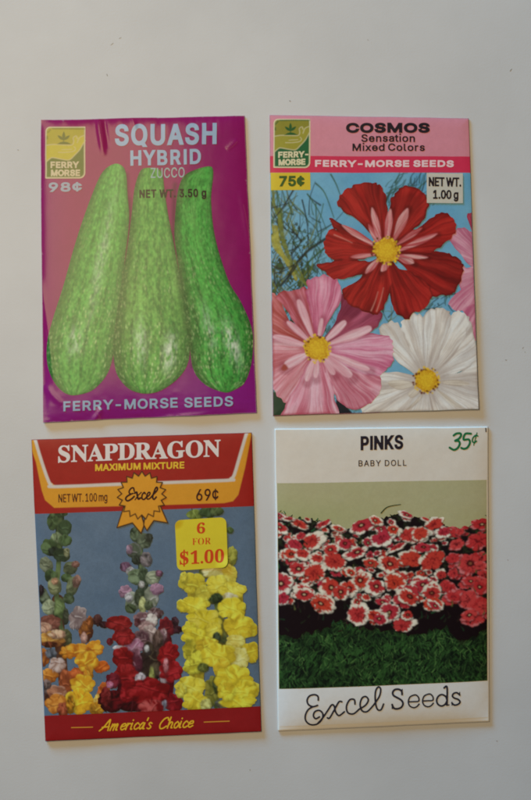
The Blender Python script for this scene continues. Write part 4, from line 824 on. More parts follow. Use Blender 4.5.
stalk((30, 505, 118, 716), [
 (60,512,8,5,G1,V(dk=GD)),(53,521.6,5.5,8,G1,V(dk=GD)),(65,527.6,6,7,(62,82,52),V(dk=GD)),(57,537.4,5,4.5,G3,V(dk=GD)),(65.6,540,5.5,5,(74,96,56),V(dk=GD)),(49.3,547,7,7,G1,V(dk=GD,wob=.25)),(54,551,5,4,GD),(62,554.7,7,6,(52,68,44),V(dk=GD)),(67,552,2.5,4,(150,152,110)),
 (46.4,564.5,5.5,7,(112,118,92),V(rot=-.4,dk=GD)),(50.8,576,5,6,G1,V(dk=GD)),(70.6,567.5,6.5,5.5,(96,104,74),V(rot=-.5,dk=GD)),(76,564,3.6,3,(120,84,72)),(66.8,577.5,5,3.6,G1,V(dk=GD)),(72.7,586,5.6,9.5,(110,118,84),V(rot=.35,dk=GD)),(77,581,3.5,6,(128,96,84),V(rot=.3)),(55,586,6,7.5,(124,128,88),V(dk=GD)),(55,581,3,3,(160,120,90)),(69,598,4.8,5,(64,78,52),V(dk=GD)),
 (43.6,596,5.5,11,(98,108,82),V(rot=-.5,dk=GD)),(41,590,3,5,(58,44,48)),(49.6,607,6.5,6.5,(134,142,110),V(dk=GD)),(60,609,5.5,11,(98,116,68),V(dk=GD)),(66,616,3,8,(58,62,46)),
 (78,617.5,8,11.5,(150,132,128),V(rot=.35,dk=(74,54,58),lite=(196,184,180))),(86,631,6.5,10,(116,66,38),V(dk=(56,26,22),lite=(190,120,50))),(90,622,3,6,(150,84,40)),(98,619.5,4,5,(72,38,34)),(84,638,3,5,(176,134,120)),(67,638,5,9,(86,88,56),V(dk=GD)),
 (50,622.5,10,7.5,(122,72,58),V(dk=(60,32,30))),(45,628,6,5,(186,138,112)),(52,639,12,7.5,(192,134,60),V(dk=(104,54,30))),(57,634,7,4,(196,150,120)),(50,644,8,3,(120,60,36)),
 (44,657,5.5,8.5,(196,116,44),V(dk=(96,44,26))),(51,653,5,4,(96,100,108)),(48.4,675,9.5,7,(202,122,42),V(dk=(110,50,24))),(57.6,664.4,7,6.2,(184,156,142),V(lite=(214,196,188),dk=(110,60,40))),(66,682,6.5,12,(158,80,44),V(dk=(80,34,24))),(44,697,5,8,(96,54,40)),(47,686,4,6,(110,90,84)),
 (57,692,9,7,(186,128,96),V(lite=(212,180,160),dk=(100,50,36))),(56,703.5,10,9.5,(202,122,44),V(dk=(106,48,24))),(63,709,5,6,(150,70,40)),
 (68,652,7,5.5,(214,130,36)),(78,649.5,11,6.5,(224,146,40),V(dk=(150,70,24))),(95,647.7,7.4,7.2,(222,144,38),V(dk=(150,70,24))),(101,666,7.5,5.2,(204,96,28),V(dk=(120,44,22))),(80,673,10,5.6,(192,92,40),V(dk=(120,46,24))),(87,660.5,11,9.5,(228,160,40),V(dk=(160,84,22))),(89,672,4,7,(226,150,44)),
 (103,694,6,13,(186,92,34),V(dk=(92,32,24),rot=.3)),(98,702,4,7,(220,160,70)),(83,684,11.5,9.5,(228,168,42),V(dk=(168,96,24))),(80,701,13,12,(224,172,40),V(dk=(164,98,24))),(97,708,6,6,(214,148,40)),(71,704,4,9,(206,140,36)),
], 'printed_snapdragon', 'orange snapdragon with green buds above', 2, [([(60,510),(60,530),(58,556)], 9, (44,58,38)),([(58,600),(60,640),(66,705)], 12, (84,52,36)),([(60,512),(59,560),(57,600),(64,640)], 5, (92,108,66))])
PU = (124, 96, 110)
stalk((98, 526, 186, 716), [
 (135.4,533.6,4.5,6.5,(84,98,72),V(dk=GD)),(144.6,540,6.6,6.5,(98,108,84),V(dk=GD)),(149,537,3.4,4,(58,62,50)),(134,550,6.4,6.4,(100,110,90),V(dk=GD,lite=(150,140,146))),(129.6,549,2.8,4,(134,108,124)),(138,559,5.5,4.4,(52,60,48)),(146.4,559,5,6.4,(106,100,96),V(dk=(50,44,50),lite=(160,146,150))),(126,566.4,5,4.4,(104,74,94),V(dk=(52,34,48))),(131,571,4,4,(190,186,186)),(136.4,576,7,6.6,(96,112,82),V(dk=GD)),(143.7,574,4.4,6.4,(74,88,64),V(dk=GD)),(153,577,6.4,5.8,(150,158,130),V(dk=(64,74,54))),(159.4,573,3.2,3,(112,74,92)),
 (144,588,4.4,8,(60,74,54),V(dk=GD)),(142,584,2.6,3,(190,186,180)),(125.6,591,5.8,5.4,(146,112,130),V(dk=(70,44,60))),(133,601,7,9.6,(148,158,130),V(dk=(70,84,58),lite=(190,194,182))),(129,597,3.4,4,(200,196,196)),(138,597,3,7,(70,80,60)),(152,596,7,9.6,(156,160,140),V(dk=(70,80,60),lite=(200,198,194))),(157,588.6,5.8,5,(150,114,134),V(dk=(76,48,66))),(143,606,3.4,9,(176,180,120)),(131,608,5,4,(74,88,58)),(149,605,4,4,(96,106,76)),
 (156,612.6,6.6,4.8,(92,62,62),V(dk=(40,26,30),lite=(170,150,150))),(142,619,8,7.4,(146,108,110),V(dk=(70,40,46),lite=(204,190,190))),(152,620,5,6,(186,168,160)),(138,622,3,4,(96,50,54)),(147,627,7,5,(150,120,116)),
 (175,621,3.4,4.4,(70,40,48)),(177,629,4.8,3.4,(64,28,36)),(166,628,7.4,10.5,(122,30,38),V(dk=(52,16,26),lite=(170,60,62))),(164,634,2.5,5,(190,150,150)),(160,638,4,8,(122,84,92)),
 (150,634,7,9,(176,156,148),V(dk=(90,60,60))),(142,640,8,10,(92,60,66),V(dk=(40,24,30),lite=(160,130,130))),(151,664,11,21,(58,42,36),V(dk=(22,16,18),lite=(104,92,70))),(152,676,2.4,9,(150,156,84)),(147,648,2,3,(220,220,214)),(158,640,5,10,(90,70,62)),
 (134,645,9,7,(178,120,144),V(dk=(96,44,66),lite=(214,180,194))),(120,647,6,2,(204,190,196)),(136,661,6.5,13,(104,48,62),V(dk=(48,20,30),lite=(184,136,150))),
 (110,641,2.8,3.2,(110,28,34)),(104,624,4,3,(60,30,34)),(124,636,10.5,9,(146,26,28),V(dk=(66,8,14))),(119,622.5,12,7.4,(144,28,28),V(dk=(70,10,16))),(123,656.7,10,9.8,(150,24,26),V(dk=(66,8,14))),(126,674,11.4,9.8,(148,24,26),V(dk=(66,8,14))),(140.7,678.5,4.6,5.4,(204,188,194)),(113,680,6,7,(116,26,38),V(dk=(50,14,22))),(110,684,3,3,(196,110,136)),
 (168.6,653.6,9.6,11.5,(164,26,30),V(dk=(88,10,18),rot=.5)),(164,674,4,9,(206,180,186)),(171,670.4,11,10.4,(158,24,30),V(dk=(84,10,18))),(166,665,2,6,(200,120,124)),
 (112,700,14,10,(64,12,18),V(dk=(24,8,12),lite=(110,20,26))),(106,696,5,9,(120,30,30)),(130,693,9,13,(150,20,26),V(dk=(76,8,16))),(174,702,8.6,9,(150,24,32),V(dk=(80,10,18))),(162,703,4,5,(168,172,188)),(133,706,14,5,(74,10,18)),(148,690,20,12,(148,20,24),V(dk=(74,8,14))),(151,706.4,12,7.5,(154,22,26),V(dk=(84,10,16),lite=(200,96,92))),
], 'printed_snapdragon', 'dark red snapdragon', 3, [([(138,532),(141,560),(140,600)], 6, (52,64,48)),([(128,650),(124,690),(112,706)], 15, (74,14,20)),([(164,640),(166,690),(150,704)], 16, (80,14,20)),([(138,530),(142,570),(142,620),(150,700)], 4, (110,126,84))])
YY, YO, YP = (220, 204, 66), (212, 186, 54), (228, 220, 140)
KD = V(dk=(158, 136, 28))
stalk((172, 505, 262, 716), [
 (196,514,9,4.5,(120,136,60)),(208,512,9,5,(60,80,44)),(217,511,6,4,(84,100,56)),(230,530,3,3,(90,110,60)),(232,556,5,9.5,(150,148,56),V(dk=(80,84,36))),(222,568,9,6,(176,172,84)),
 (206,572,6,5,(70,84,40)),(215,571,12,6,YP,KD),(230,574,7,9,(208,198,80),KD),(192.4,582.4,12.5,9.5,(204,186,52),V(dk=(140,124,34))),(184,577,3.4,5,YY),(206,593,10,8,(196,182,60),V(dk=(140,130,40))),(217,584,10,9,YY,KD),(233,589.6,12.5,8,YY,KD),(230,598,8,5.6,(224,216,168),KD),(217,597.5,5.4,4.2,(58,72,38)),(213,600,4,3,(58,72,38)),
 (222.5,632,5,15,(84,92,48),V(dk=(40,50,36))),(239,609,6,5,YO),(232,608,13,10.5,(220,200,50),KD),(181,605,3.6,5.5,YY),(194,604.6,15,8,(220,202,54),KD),(204,621,16.5,11.5,(210,192,46),V(dk=(150,132,30),lite=(226,214,90))),(190,629,7,8,(196,176,44),KD),(196,636,13,8.4,(220,204,52),KD),(214,630,8,8,YY,KD),
 (251,629.6,6.6,5.6,(212,188,44),KD),(239,625.6,14,13,(212,186,46),V(dk=(160,134,30))),(236,641,9,6.4,(214,196,90),KD),(251,652,9,9.6,(206,180,44),KD),(240,658,8.5,10,(218,208,112),KD),(217,637,3.6,5,(54,66,40)),
 (190,650,7,11,(180,168,44),V(dk=(110,110,36))),(207.5,645,11,8,(206,178,46),V(dk=(150,126,30))),(198,659,7,8,(196,182,48),KD),(219,655,16.5,12,(218,196,50),V(dk=(166,138,30))),(222,668,9,11,(214,184,48),KD),(192.5,666,9,7,(184,172,48),V(dk=(120,114,34))),(203,667,5,4,(110,116,50)),
 (212,690,7,14,(124,120,44),V(dk=(62,68,34))),(217,684,4,9,(66,76,38)),(221,703,5,3.4,(64,70,72)),(234,678,17.5,13,(216,192,46),V(dk=(166,140,30))),(252.6,689,6.4,7,YY,KD),(240,690,16,11,(222,200,50),KD),(238,701.5,17,6.4,(218,196,46),KD),(226,690,8,10,(206,178,44),KD),
 (190.4,685.6,14.4,9.6,(224,208,66),KD),(181,690,5,6,(214,200,70)),(195,700.4,12,9,(218,194,52),KD),(206,704,5,5,(206,200,110)),
], 'printed_snapdragon', 'yellow snapdragon', 4, [([(196,590),(198,650),(194,706)], 17, (166,146,40)),([(234,590),(238,650),(236,704)], 17, (170,148,40)),([(210,510),(214,580),(220,640),(216,706)], 5, (92,104,50))])

# ribbon rosette on the header
cv = Canvas.box(p, 110, 464, 175, 538, .3); KB, RO = ink(52, 22, 18), ink(216, 148, 42)
def z2(L): return [(110 + a / 7.586, 465 + b / 7.586) for a, b in L]
for L in ([(105,318),(55,472),(172,436),(238,515),(262,450),(240,380)], [(380,300),(440,436),(335,418),(282,494),(258,450),(270,380)]):
    Q = z2(L); cv.poly(Q, RO, smooth=False); cv.stroke(Q + [Q[0]], 1.15, KB, n=1) if False else cv.paint(bbox(Q, 3), dstroke(np.array(Q + [Q[0]]), 1.1), KB)
spk = []
NS = 19; cxs, cys = 142.1, 495.2
for k in range(NS * 2):
    a = math.pi / NS * k - math.pi / 2; r = (24.6, 20.0)[k % 2]
    spk.append((cxs + r * math.cos(a), cys + r * .97 * math.sin(a)))
cv.poly(spk, RO, smooth=False); cv.paint(bbox(spk, 3), dstroke(np.array(spk + [spk[0]]), 1.15), KB); cv.grain(.05)
rs = cv.build('rosette', sn, M_SN, LAY * 5)
strokes(p, 'rosette_lettering', rs, M_SN, LAY * 6, [(z2(L), w) for L, w in (
 ([(186,196),(180,172),(160,178),(147,203),(158,218),(176,214)], 1.5), ([(160,220),(132,236),(121,256),(136,270),(165,256),(186,236)], 1.7),
 ([(190,212),(205,205),(209,230),(217,256),(232,248)], 1.8), ([(240,205),(215,230),(192,262)], 1.0), ([(270,216),(262,206),(246,226),(246,254),(262,258),(280,240)], 1.5),
 ([(280,242),(300,226),(306,209),(294,206),(281,230),(286,256),(305,250),(326,226)], 1.4), ([(326,226),(358,192),(362,171),(350,170),(333,210),(326,244),(336,258),(353,240)], 1.6))], 1.4, KB, .24)

T = lambda *a, **k: lettering(p, a[0], sn, M_SN, LAY * 3, *a[1:], **k)
T('title_lettering', 'SNAPDRAGON', 'serif', 58.4, 220.6, 462.4, 456.2, 16.6, ink(220, 208, 200), .32, track=-14)
T('variety_lettering', 'MAXIMUM MIXTURE', 'sans', 95.4, 184.4, 471, 468.2, 6.9, ink(222, 178, 52), .36, track=12)
T('weight_lettering', 'NET WT. 100 mg', 'sans', 58.8, 107.6, 502.2, 500.8, 8.2, ink(74, 38, 22), .1, track=4, space=120)
T('price_lettering', '69¢', 'sans', 196.4, 218.6, 500.6, 500, 11.6, ink(58, 26, 20), .2, track=4)
SCR = {'A': ([(0,0),(.35,.55),(.8,1.75),(.88,.8),(.95,0)], [(.2,.55),(.95,.62)]), 'm': ([(0,0),(.08,1)], [(.08,.55),(.26,.96),(.38,.85),(.34,0)], [(.38,.55),(.56,.98),(.68,.85),(.62,.1),(.76,.04)]),
 'e': ([(.08,.5),(.48,.64),(.42,.98),(.14,.85),(.05,.35),(.24,0),(.56,.24)],), 'r': ([(.05,0),(.07,1)], [(.07,.55),(.24,.95),(.42,.9)]), 'i': ([(.06,1),(.05,.1),(.2,.04)], [(.04,1.42),(.04,1.5)]),
 'c': ([(.48,.8),(.28,1),(.06,.6),(.1,.12),(.3,0),(.52,.2)],), 'a': ([(.48,.85),(.28,1),(.05,.5),(.14,.02),(.34,.2),(.5,.95),(.47,.1),(.62,.04)],), 's': ([(.38,.85),(.2,1),(.08,.75),(.38,.3),(.22,0),(.0,.12)],),
 "'": ([(.06,1.75),(.03,1.35)],), 'C': ([(.8,1.3),(.66,1.7),(.3,1.5),(.03,.7),(.15,.06),(.45,.0),(.8,.35)],), 'h': ([(.05,1.75),(.05,0)], [(.05,.5),(.26,.96),(.44,.8),(.42,.1),(.56,.04)]), 'o': ([(.28,1),(.05,.6),(.12,.05),(.36,.05),(.5,.6),(.28,1)],)}
lines = []
def say(s, x, y, xh, wx, gaps):
    for ch, g in zip(s, gaps):
        for L in SCR[ch]: lines.append([(x + a * wx + .34 * b * xh, y - b * xh - .045 * (a * wx)) for a, b in L])
        x += g; y -= .045 * g
say("America's", 99.6, 730.2, 6.3, 9.0, (10.6, 9.6, 5.6, 4.7, 3.2, 5.3, 5.8, 2.6, 6))
say("Choice", 158.8, 727.8, 6.3, 9.0, (8.4, 6.2, 5.6, 3.2, 5.3, 6))
strokes(p, 'slogan_lettering', sn, M_SN, LAY * 3, [(l, 1.35) for l in lines], 1.35, ink(226, 176, 44), .26)
strokes(p, 'slogan_rule', sn, M_SN, LAY * 3, [[(71.8, 727), (92.8, 726.4)]], 1.0, ink(206, 140, 50))
strokes(p, 'slogan_rule', sn, M_SN, LAY * 3, [[(204.4, 721.4), (229.4, 720.4)]], 1.0, ink(206, 140, 50))

# price sticker
def roundq(C, r):
    P = []
    for k in range(4):
        c = np.array(C[k]); a = np.array(C[k - 1]) - c; b = np.array(C[(k + 1) % 4]) - c
        a /= np.linalg.norm(a); b /= np.linalg.norm(b)
        for t in np.linspace(0, 1, 8): th = t * math.pi / 2; P.append(c + a * r * (1 - math.sin(th)) + b * r * (1 - math.cos(th)))
    return P
SQ = [(175.0, 519.8), (226.2, 516.8), (228.2, 566.8), (177.4, 570.2)]
cv = Canvas.box(p, 172, 513, 231, 574, .35); cv.poly(roundq(SQ, 6), ink(216, 196, 48), .4, smooth=False); cv.col *= (1 + .06 * (fbm(cv.X / 10, cv.Y / 10, 4) - .5))[..., None]; cv.grain(.03)
curl = lambda x, y: 1.0 + 2.6 * sst(14, 0, np.hypot(x - 228.5, y - 567)) + 1.2 * sst(10, 0, np.hypot(x - 175, y - 520))
st = cv.build('price_sticker', sn, M_SN, curl)
SR = ink(204, 66, 26)
T = lambda *a, **k: lettering(p, 'sticker_lettering', st, M_SN, lambda x, y: curl(x, y) + LAY, *a, **k)
T('6', 'serif', 197, 205.2, 533.2, 532.8, 10.2, SR, .12)
T('FOR', 'serif', 192.4, 211, 544.4, 543.6, 6.4, SR, -.1)
T('$1.00', 'serif', 180, 224.2, 564, 561.8, 12.6, SR, .1, track=10)

# ================================================================== 4. pinks packet
p = Packet((275, 429.6), (488.7, 427.2), (490.0, 722.6), (278.2, 732.2), pinks_height, .3, 33, .997)
pk4 = thing('seed_packet', 'thick cream seed packet picturing a bed of red and white pinks, price in green', 'seed packet', 'seed packets on the table', p.origin() + Vector((-.0002, .0004, 0)))
envelope(p, pk4, M_PI, ink(226, 219, 206), label='cream paper packet, plump with seed at the bottom')
def vq(ua, va, ub, vb): return [p.xy(ua, va), p.xy(ub, va), p.xy(ub, vb), p.xy(ua, vb)]
VA, VB = .1785, .8595
cv = Canvas.quad(p, vq(.004, .003, .997, VA), .8, ink(216, 204, 187)); cv.col *= (1 + .05 * (fbm(cv.X / 16, cv.Y / 16, 3) - .5))[..., None]; cv.grain(.03)
cv.build('header_panel', pk4, M_PI, LAY, False)
cv = Canvas.quad(p, vq(.006, VB, .995, .985), .8, ink(222, 219, 213)); cv.grain(.03)
cv.build('brand_band', pk4, M_PI, LAY, False)
cv = Canvas.quad(p, vq(.007, VA, .992, VB), .42, (0, 0, 0))
sky = mix(np.broadcast_to(ink(172, 166, 120), cv.col.shape), np.broadcast_to(ink(178, 170, 132), cv.col.shape), fbm(cv.X / 40, cv.Y / 25, 80))
cv.col = mix(sky, np.broadcast_to(ink(158, 160, 104), cv.col.shape), sst(495, 520, cv.Y) * sst(400, 300, cv.X) * .6); cv.grain(.05)
pi_pic = cv.build('picture_panel', pk4, M_PI, LAY, False)

piclip = dpoly(vq(.0085, VA, .9905, VB - .001))
cv = Canvas.quad(p, vq(.0085, .58, .9905, VB - .001), .42, (0, 0, 0)); cv.sd[:] = -1
X, Y = cv.X, cv.Y
n1 = fbm((X + Y * .6) / 2.2, (Y - X * .35) / 5, 81); n2 = fbm((X - Y * .5) / 1.8, (Y + X * .4) / 4, 82); n = np.where(fbm(X / 14, Y / 9, 83) > .5, n1, n2)
cv.col = mix(np.broadcast_to(ink(16, 26, 16), X.shape + (3,)), np.broadcast_to(ink(50, 86, 40), X.shape + (3,)), np.clip((n - .3) * 2.2, 0, 1)); rr = random.Random(21)
for i in range(900):
    x = rr.uniform(276, 490); y = rr.uniform(626, 696); a = rr.gauss(-1.45, .75); l = rr.uniform(2.5, 7); g = rr.random()
    c = ink(40 + 62 * g, 72 + 66 * g, 36 + 36 * g) if rr.random() < .72 else ink(12, 26, 16)
    cv.stroke([(x, y), (x + l * .5 * math.cos(a) + rr.uniform(-.6, .6), y + l * .5 * math.sin(a)), (x + l * math.cos(a), y + l * math.sin(a))], .95, c, .35, k=.7, n=3)
soil = np.interp(X, [275, 300, 325, 340, 352, 372, 392, 410, 428, 446, 458, 466, 476, 492], [637, 636, 629, 619, 625, 629, 631, 634, 631, 627, 641, 643, 637, 626])
ed = Y - soil + 9 * (fbm(X / 4, Y / 9, 84) - .5)
cv.col = mix(cv.col, ink(28, 13, 16) * (1 + .8 * (fbm(X / 5, Y / 4, 85) - .5))[..., None], sst(5, -5, ed))
low = fbm(X / 22, Y / 9, 89); cv.col = mix(cv.col, ink(18, 26, 18) * np.ones(X.shape + (1,)), np.clip((.5 - low) * 3, 0, .45) + .15 * sst(10, 0, ed)); cv.grain(.1, 1.1)
cv.build('printed_lawn', pi_pic, M_PI, LAY * 2, False)

cv = Canvas.box(p, 275, 500, 491, 640, .4)
top = np.interp(cv.X, [270, 282, 300, 322, 338, 346, 352, 366, 376, 384, 400, 412, 428, 440, 452, 464, 472, 482, 492], [511, 512, 516, 519, 523, 527, 526, 521, 518, 515, 512, 515, 517, 521, 525, 527, 522, 518, 514])
dk = top + 2 - cv.Y + 7 * (fbm(cv.X / 3, cv.Y / 3, 86) - .5)
dmass = lambda X, Y: np.maximum(np.maximum(np.interp(X, [270, 282, 300, 322, 338, 346, 352, 366, 376, 384, 400, 412, 428, 440, 452, 464, 472, 482, 492], [511, 512, 516, 519, 523, 527, 526, 521, 518, 515, 512, 515, 517, 521, 525, 527, 522, 518, 514]) + 3 - Y + 7 * (fbm(X / 3, Y / 3, 86) - .5), Y - np.interp(X, [275, 300, 325, 340, 352, 372, 392, 410, 428, 446, 458, 466, 476, 492], [637, 636, 629, 619, 625, 629, 631, 634, 631, 627, 640, 640, 637, 626]) - 6 * (vn(X / 3, X * 0, 87) - .5)), piclip(X, Y))
cv.paint(None, dmass, lambda X, Y, d: mix(np.broadcast_to(ink(24, 13, 16), X.shape + (3,)), np.broadcast_to(ink(40, 46, 28), X.shape + (3,)), np.clip((fbm(X / 5, Y / 4, 88) - .52) * 4, 0, 1) * sst(612, 590, Y)))
for i in range(110):
    x = rr.uniform(276, 490); t = float(np.interp(x, cv.X[0], top[0])); y = t + abs(rr.gauss(0, 14)) + 2; a = rr.gauss(-1.5, .9); l = rr.uniform(2, 5)
    cv.stroke([(x, y), (x + l * math.cos(a) * .5 + .6, y + l * math.sin(a) * .5), (x + l * math.cos(a), y + l * math.sin(a))], 1.3, rr.choice((ink(30, 38, 24), ink(48, 66, 30), ink(32, 92, 52), ink(26, 20, 18))), .5, n=3, clip=piclip)
cv.stroke([(381.5, 513.5), (388, 507.5), (401, 505)], 1.2, ink(44, 58, 30), .7)
WH, CRM = ink(232, 222, 202), ink(206, 184, 134)
for i in range(120):
    x = rr.uniform(277, 489); y = rr.uniform(590, 632); a = rr.gauss(-1.5, .7); l = rr.uniform(2, 6)
    cv.stroke([(x, y), (x + l * .5 * math.cos(a) + .5, y + l * .5 * math.sin(a)), (x + l * math.cos(a), y + l * math.sin(a))], 1.1, rr.choice((ink(44, 30, 26), ink(40, 52, 30), ink(34, 70, 42), ink(60, 30, 34))), .4, k=.7, n=3, clip=piclip)
def pink(cv, x, y, r, seed, flat=1., red=False, k=1.):
    rd = random.Random(seed); ph = rd.uniform(0, 6.28); tilt = rd.uniform(-.6, .6); hue = rd.random(); ex, ey = rd.uniform(-.22, .22) * r, rd.uniform(-.2, .1) * r
    R1, R2 = ink(178 + 20 * hue, 46 + 18 * hue, 42 + 20 * (1 - hue)), ink(98 + 20 * hue, 14, 22)
    if red: R1, R2 = ink(186 + 16 * hue, 46 + 22 * hue, 48 + 18 * hue), ink(88, 12, 22)
    eye = rd.random(); c, s = math.cos(tilt), math.sin(tilt); wf = rd.uniform(.64, .92) if not red else 1.2; wa = rd.uniform(0, 6.28); dep = rd.uniform(.14, .3)
    def pol(X, Y):
        dx = (X - x) * c + (Y - y) * s; dy = (-(X - x) * s + (Y - y) * c) / flat
        return dx, dy
    def d(X, Y):
        dx, dy = pol(X, Y); q = np.hypot(dx, dy); th = np.arctan2(dy, dx)
        lob = .84 - dep * .5 + dep * np.abs(np.cos(2.5 * th + ph)) ** .6 + .26 * (fbm(np.cos(th) * 3.1 + seed, np.sin(th) * 3.1, seed, 2) - .5)
        return (q - r * lob) * min(1, flat + .2)
    def f(X, Y, dd):
        dx, dy = pol(X, Y); dx, dy = dx - ex, dy - ey; q = np.hypot(dx, dy) / r; th = np.arctan2(dy, dx); sh = X.shape + (3,); B = lambda v: np.broadcast_to(v, sh)
        n = fbm(np.cos(th) * 3.4 + seed, np.sin(th) * 3.4, seed + 2, 3); g = vn(X / 1.5, Y / 1.5, seed)
        k = sst(-.10, .10, q - wf - .55 * (n - .5) - .12 * np.cos(th - wa) + .16 * (g - .5))
        sec = sst(.2, .0, np.abs(np.cos(2.5 * th + ph))) * (q > .3)
        col = mix(B(R1), B(R2), np.clip(sst(.55, .15, q) * .6 + .7 * sec + 1.1 * (g - .6) + .5 * sst(.1, .9, (Y - y) / r) * (n > .5), 0, 1))
        w = WH * (1 - .25 * hue) + CRM * .25 * hue
        if not red: col = mix(col, B(w * (.82 + .18 * n[..., None] * 2)), k * (1 - .55 * sec))
        else: col = mix(col, B(ink(216, 132, 132)), .75 * sst(.74, .98, q + .3 * (n - .5)) * (n > .45))
        if eye > .48:
            col = mix(col, B(ink(56, 14, 18)), .9 * sst(.36, .2, q)); col = mix(col, B(ink(200, 170, 126) if eye > .6 else ink(140, 84, 56)), .9 * sst(.17, .07, q))
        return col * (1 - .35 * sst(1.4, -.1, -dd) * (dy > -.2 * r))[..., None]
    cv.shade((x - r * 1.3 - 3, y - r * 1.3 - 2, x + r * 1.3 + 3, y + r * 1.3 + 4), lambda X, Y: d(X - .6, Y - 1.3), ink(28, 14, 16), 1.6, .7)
    cv.paint((x - r * 1.3 - 2, y - r * 1.3 - 2, x + r * 1.3 + 2, y + r * 1.3 + 2), d, f, .6, k, piclip)
FL = []
for (ox, oy), L in (((272, 500), [(185,165,60,.5),(60,115,40,.5),(110,130,40,.5),(350,160,45,.45),(440,190,50,.5),(55,195,55,.8),(285,270,75,.75),(150,300,50,.8),(480,300,45,.9),(395,330,50,.8),(130,365,50,.8),(210,370,50,.9),(290,390,50,.9),(405,415,76,.75),(290,480,62,1),(180,465,68,1),(500,480,45,1),(70,555,76,1),(210,610,66,.8),(380,590,62,1),(455,620,55,1),(70,660,42,.9),(340,690,76,.8)]),
 ((345, 500), [(400,100,50,.5),(210,140,50,.6),(110,180,76,.6),(330,205,48,.7),(430,230,62,.7),(500,230,60,.8),(250,260,82,.75),(345,320,72,.4),(70,355,72,.7),(175,420,50,.8),(440,390,80,.9),(285,430,68,1),(35,480,40,1),(350,530,76,.8),(110,525,62,1),(200,585,66,1),(10,600,60,.9),(505,570,60,.9),(410,640,80,.9),(250,680,52,.5),(195,770,55,1),(290,755,70,1),(410,770,40,.9),(95,760,72,1)]),
 ((415, 500), [(130,160,60,.7),(190,220,60,.8),(30,240,82,.8),(50,320,55,.6),(110,400,82,.85),(45,570,66,1),(115,600,62,.9),(130,700,56,.7)])):
    FL += [(ox + a / 6.64, oy + b / 6.64, r / 6.64, f, False) for a, b, r, f in L]
for (ox, oy), L in (((268, 580), [(160,65,45,.9),(265,30,45,1),(325,60,40,.9),(245,110,46,.7),(65,90,32,.8),(405,150,48,1),(490,170,42,.9),(410,10,42,1),(470,35,42,1),(360,40,36,.9),(60,25,44,1)]),
 ((380, 580), [(65,10,46,.9),(120,75,46,.9),(40,150,44,1),(110,195,46,.8),(185,25,50,.9),(235,110,42,.7),(230,60,44,.9),(3,175,34,1)])):
    FL += [(ox + a / 4.425, oy + b / 4.425, r / 4.425, f, False) for a, b, r, f in L]
FL += [(415 + a / 6.64, 500 + b / 6.64, r / 6.64, f, True) for a, b, r, f in ((440,165,64,.7),(270,225,42,.8),(420,280,66,.9),(280,300,52,.9),(255,390,44,1),(350,430,74,1),(460,500,42,.9),(360,540,52,.7),(430,590,50,.9),(240,590,46,.9),(250,650,48,.9),(365,670,66,1),(450,720,52,1),(360,770,56,.9),(440,440,44,.8),(300,215,30,.8))]
FL += [(380 + a / 4.425, 580 + b / 4.425, r / 4.425, f, True) for a, b, r, f in ((320,80,42,.9),(395,90,52,1),(410,170,52,1),(455,130,44,1),(440,20,40,.9),(300,30,34,.9))]
rr = random.Random(5)
def leafy(x, y):
    a = rr.gauss(-1.5, .8); l = rr.uniform(3, 6); c = rr.choice((ink(26, 34, 22), ink(48, 62, 32), ink(34, 84, 48), ink(24, 14, 18), ink(90, 92, 48)))
    cv.stroke([(x, y), (x + l * .5 * math.cos(a) + .5, y + l * .5 * math.sin(a)), (x + l * math.cos(a), y + l * math.sin(a))], rr.uniform(1, 1.7), c, .5, n=3, clip=piclip)
for i in range(64):                          # flowers at the back of the bed, seen edge on
    x = rr.uniform(277, 488); t = float(np.interp(x, cv.X[0], top[0])); pink(cv, x, t + rr.uniform(2, 24), rr.uniform(3.4, 6.2), 900 + i, rr.uniform(.35, .7), x > 452)
for i in range(150):
    q = rr.uniform(277, 488); pink(cv, q, min(rr.uniform(530, 602), 640 - abs(q - 300) * .25 if q < 330 else 640), rr.uniform(3.8, 7), 950 + i, rr.uniform(.5, .9), q > 450)
    leafy(q + rr.uniform(-8, 8), rr.uniform(535, 612))
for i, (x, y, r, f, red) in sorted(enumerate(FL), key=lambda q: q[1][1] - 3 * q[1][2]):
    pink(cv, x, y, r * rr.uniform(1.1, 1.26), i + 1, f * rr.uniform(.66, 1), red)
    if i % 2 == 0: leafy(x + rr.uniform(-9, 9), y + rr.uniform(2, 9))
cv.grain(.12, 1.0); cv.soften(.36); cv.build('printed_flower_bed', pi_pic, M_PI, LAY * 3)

T = lambda *a, **k: lettering(p, a[0], pk4, M_PI, LAY * 3, *a[1:], **k)
T('title_lettering', 'PINKS', 'sans', 360.8, 403.4, 451, 449.6, 14.2, ink(40, 32, 38), .75, track=14)
T('variety_lettering', 'BABY DOLL', 'sans', 358.8, 406.8, 466.9, 466.3, 6, ink(62, 52, 54), .1, track=70, space=240)
strokes(p, 'registration_mark', pk4, M_PI, LAY * 3, [[(486.4, 428.6), (486.6, 432)]], 1.1, ink(50, 44, 44))
def z3(L): return [(445 + a / 11.8, 428 + b / 11.8) for a, b in L]
GR = ink(30, 106, 62)
strokes(p, 'price_lettering', pk4, M_PI, LAY * 3, [(z3(L), w) for L, w in (([(108,92),(140,70),(185,68),(195,92),(170,130),(125,155),(165,158),(180,190),(155,240),(110,262),(60,236)], 2.2), ([(312,72),(245,74),(225,140),(285,140),(300,180),(270,235),(230,250),(198,240)], 2.2), ([(392,98),(365,92),(335,125),(330,160),(350,178),(378,160)], 1.5), ([(384,62),(345,208)], 1.0))], 2, GR, .26)
def z4(L): return [(300 + a / 5.31, 680 + b / 5.31) for a, b in L]
SL = ink(46, 44, 54)
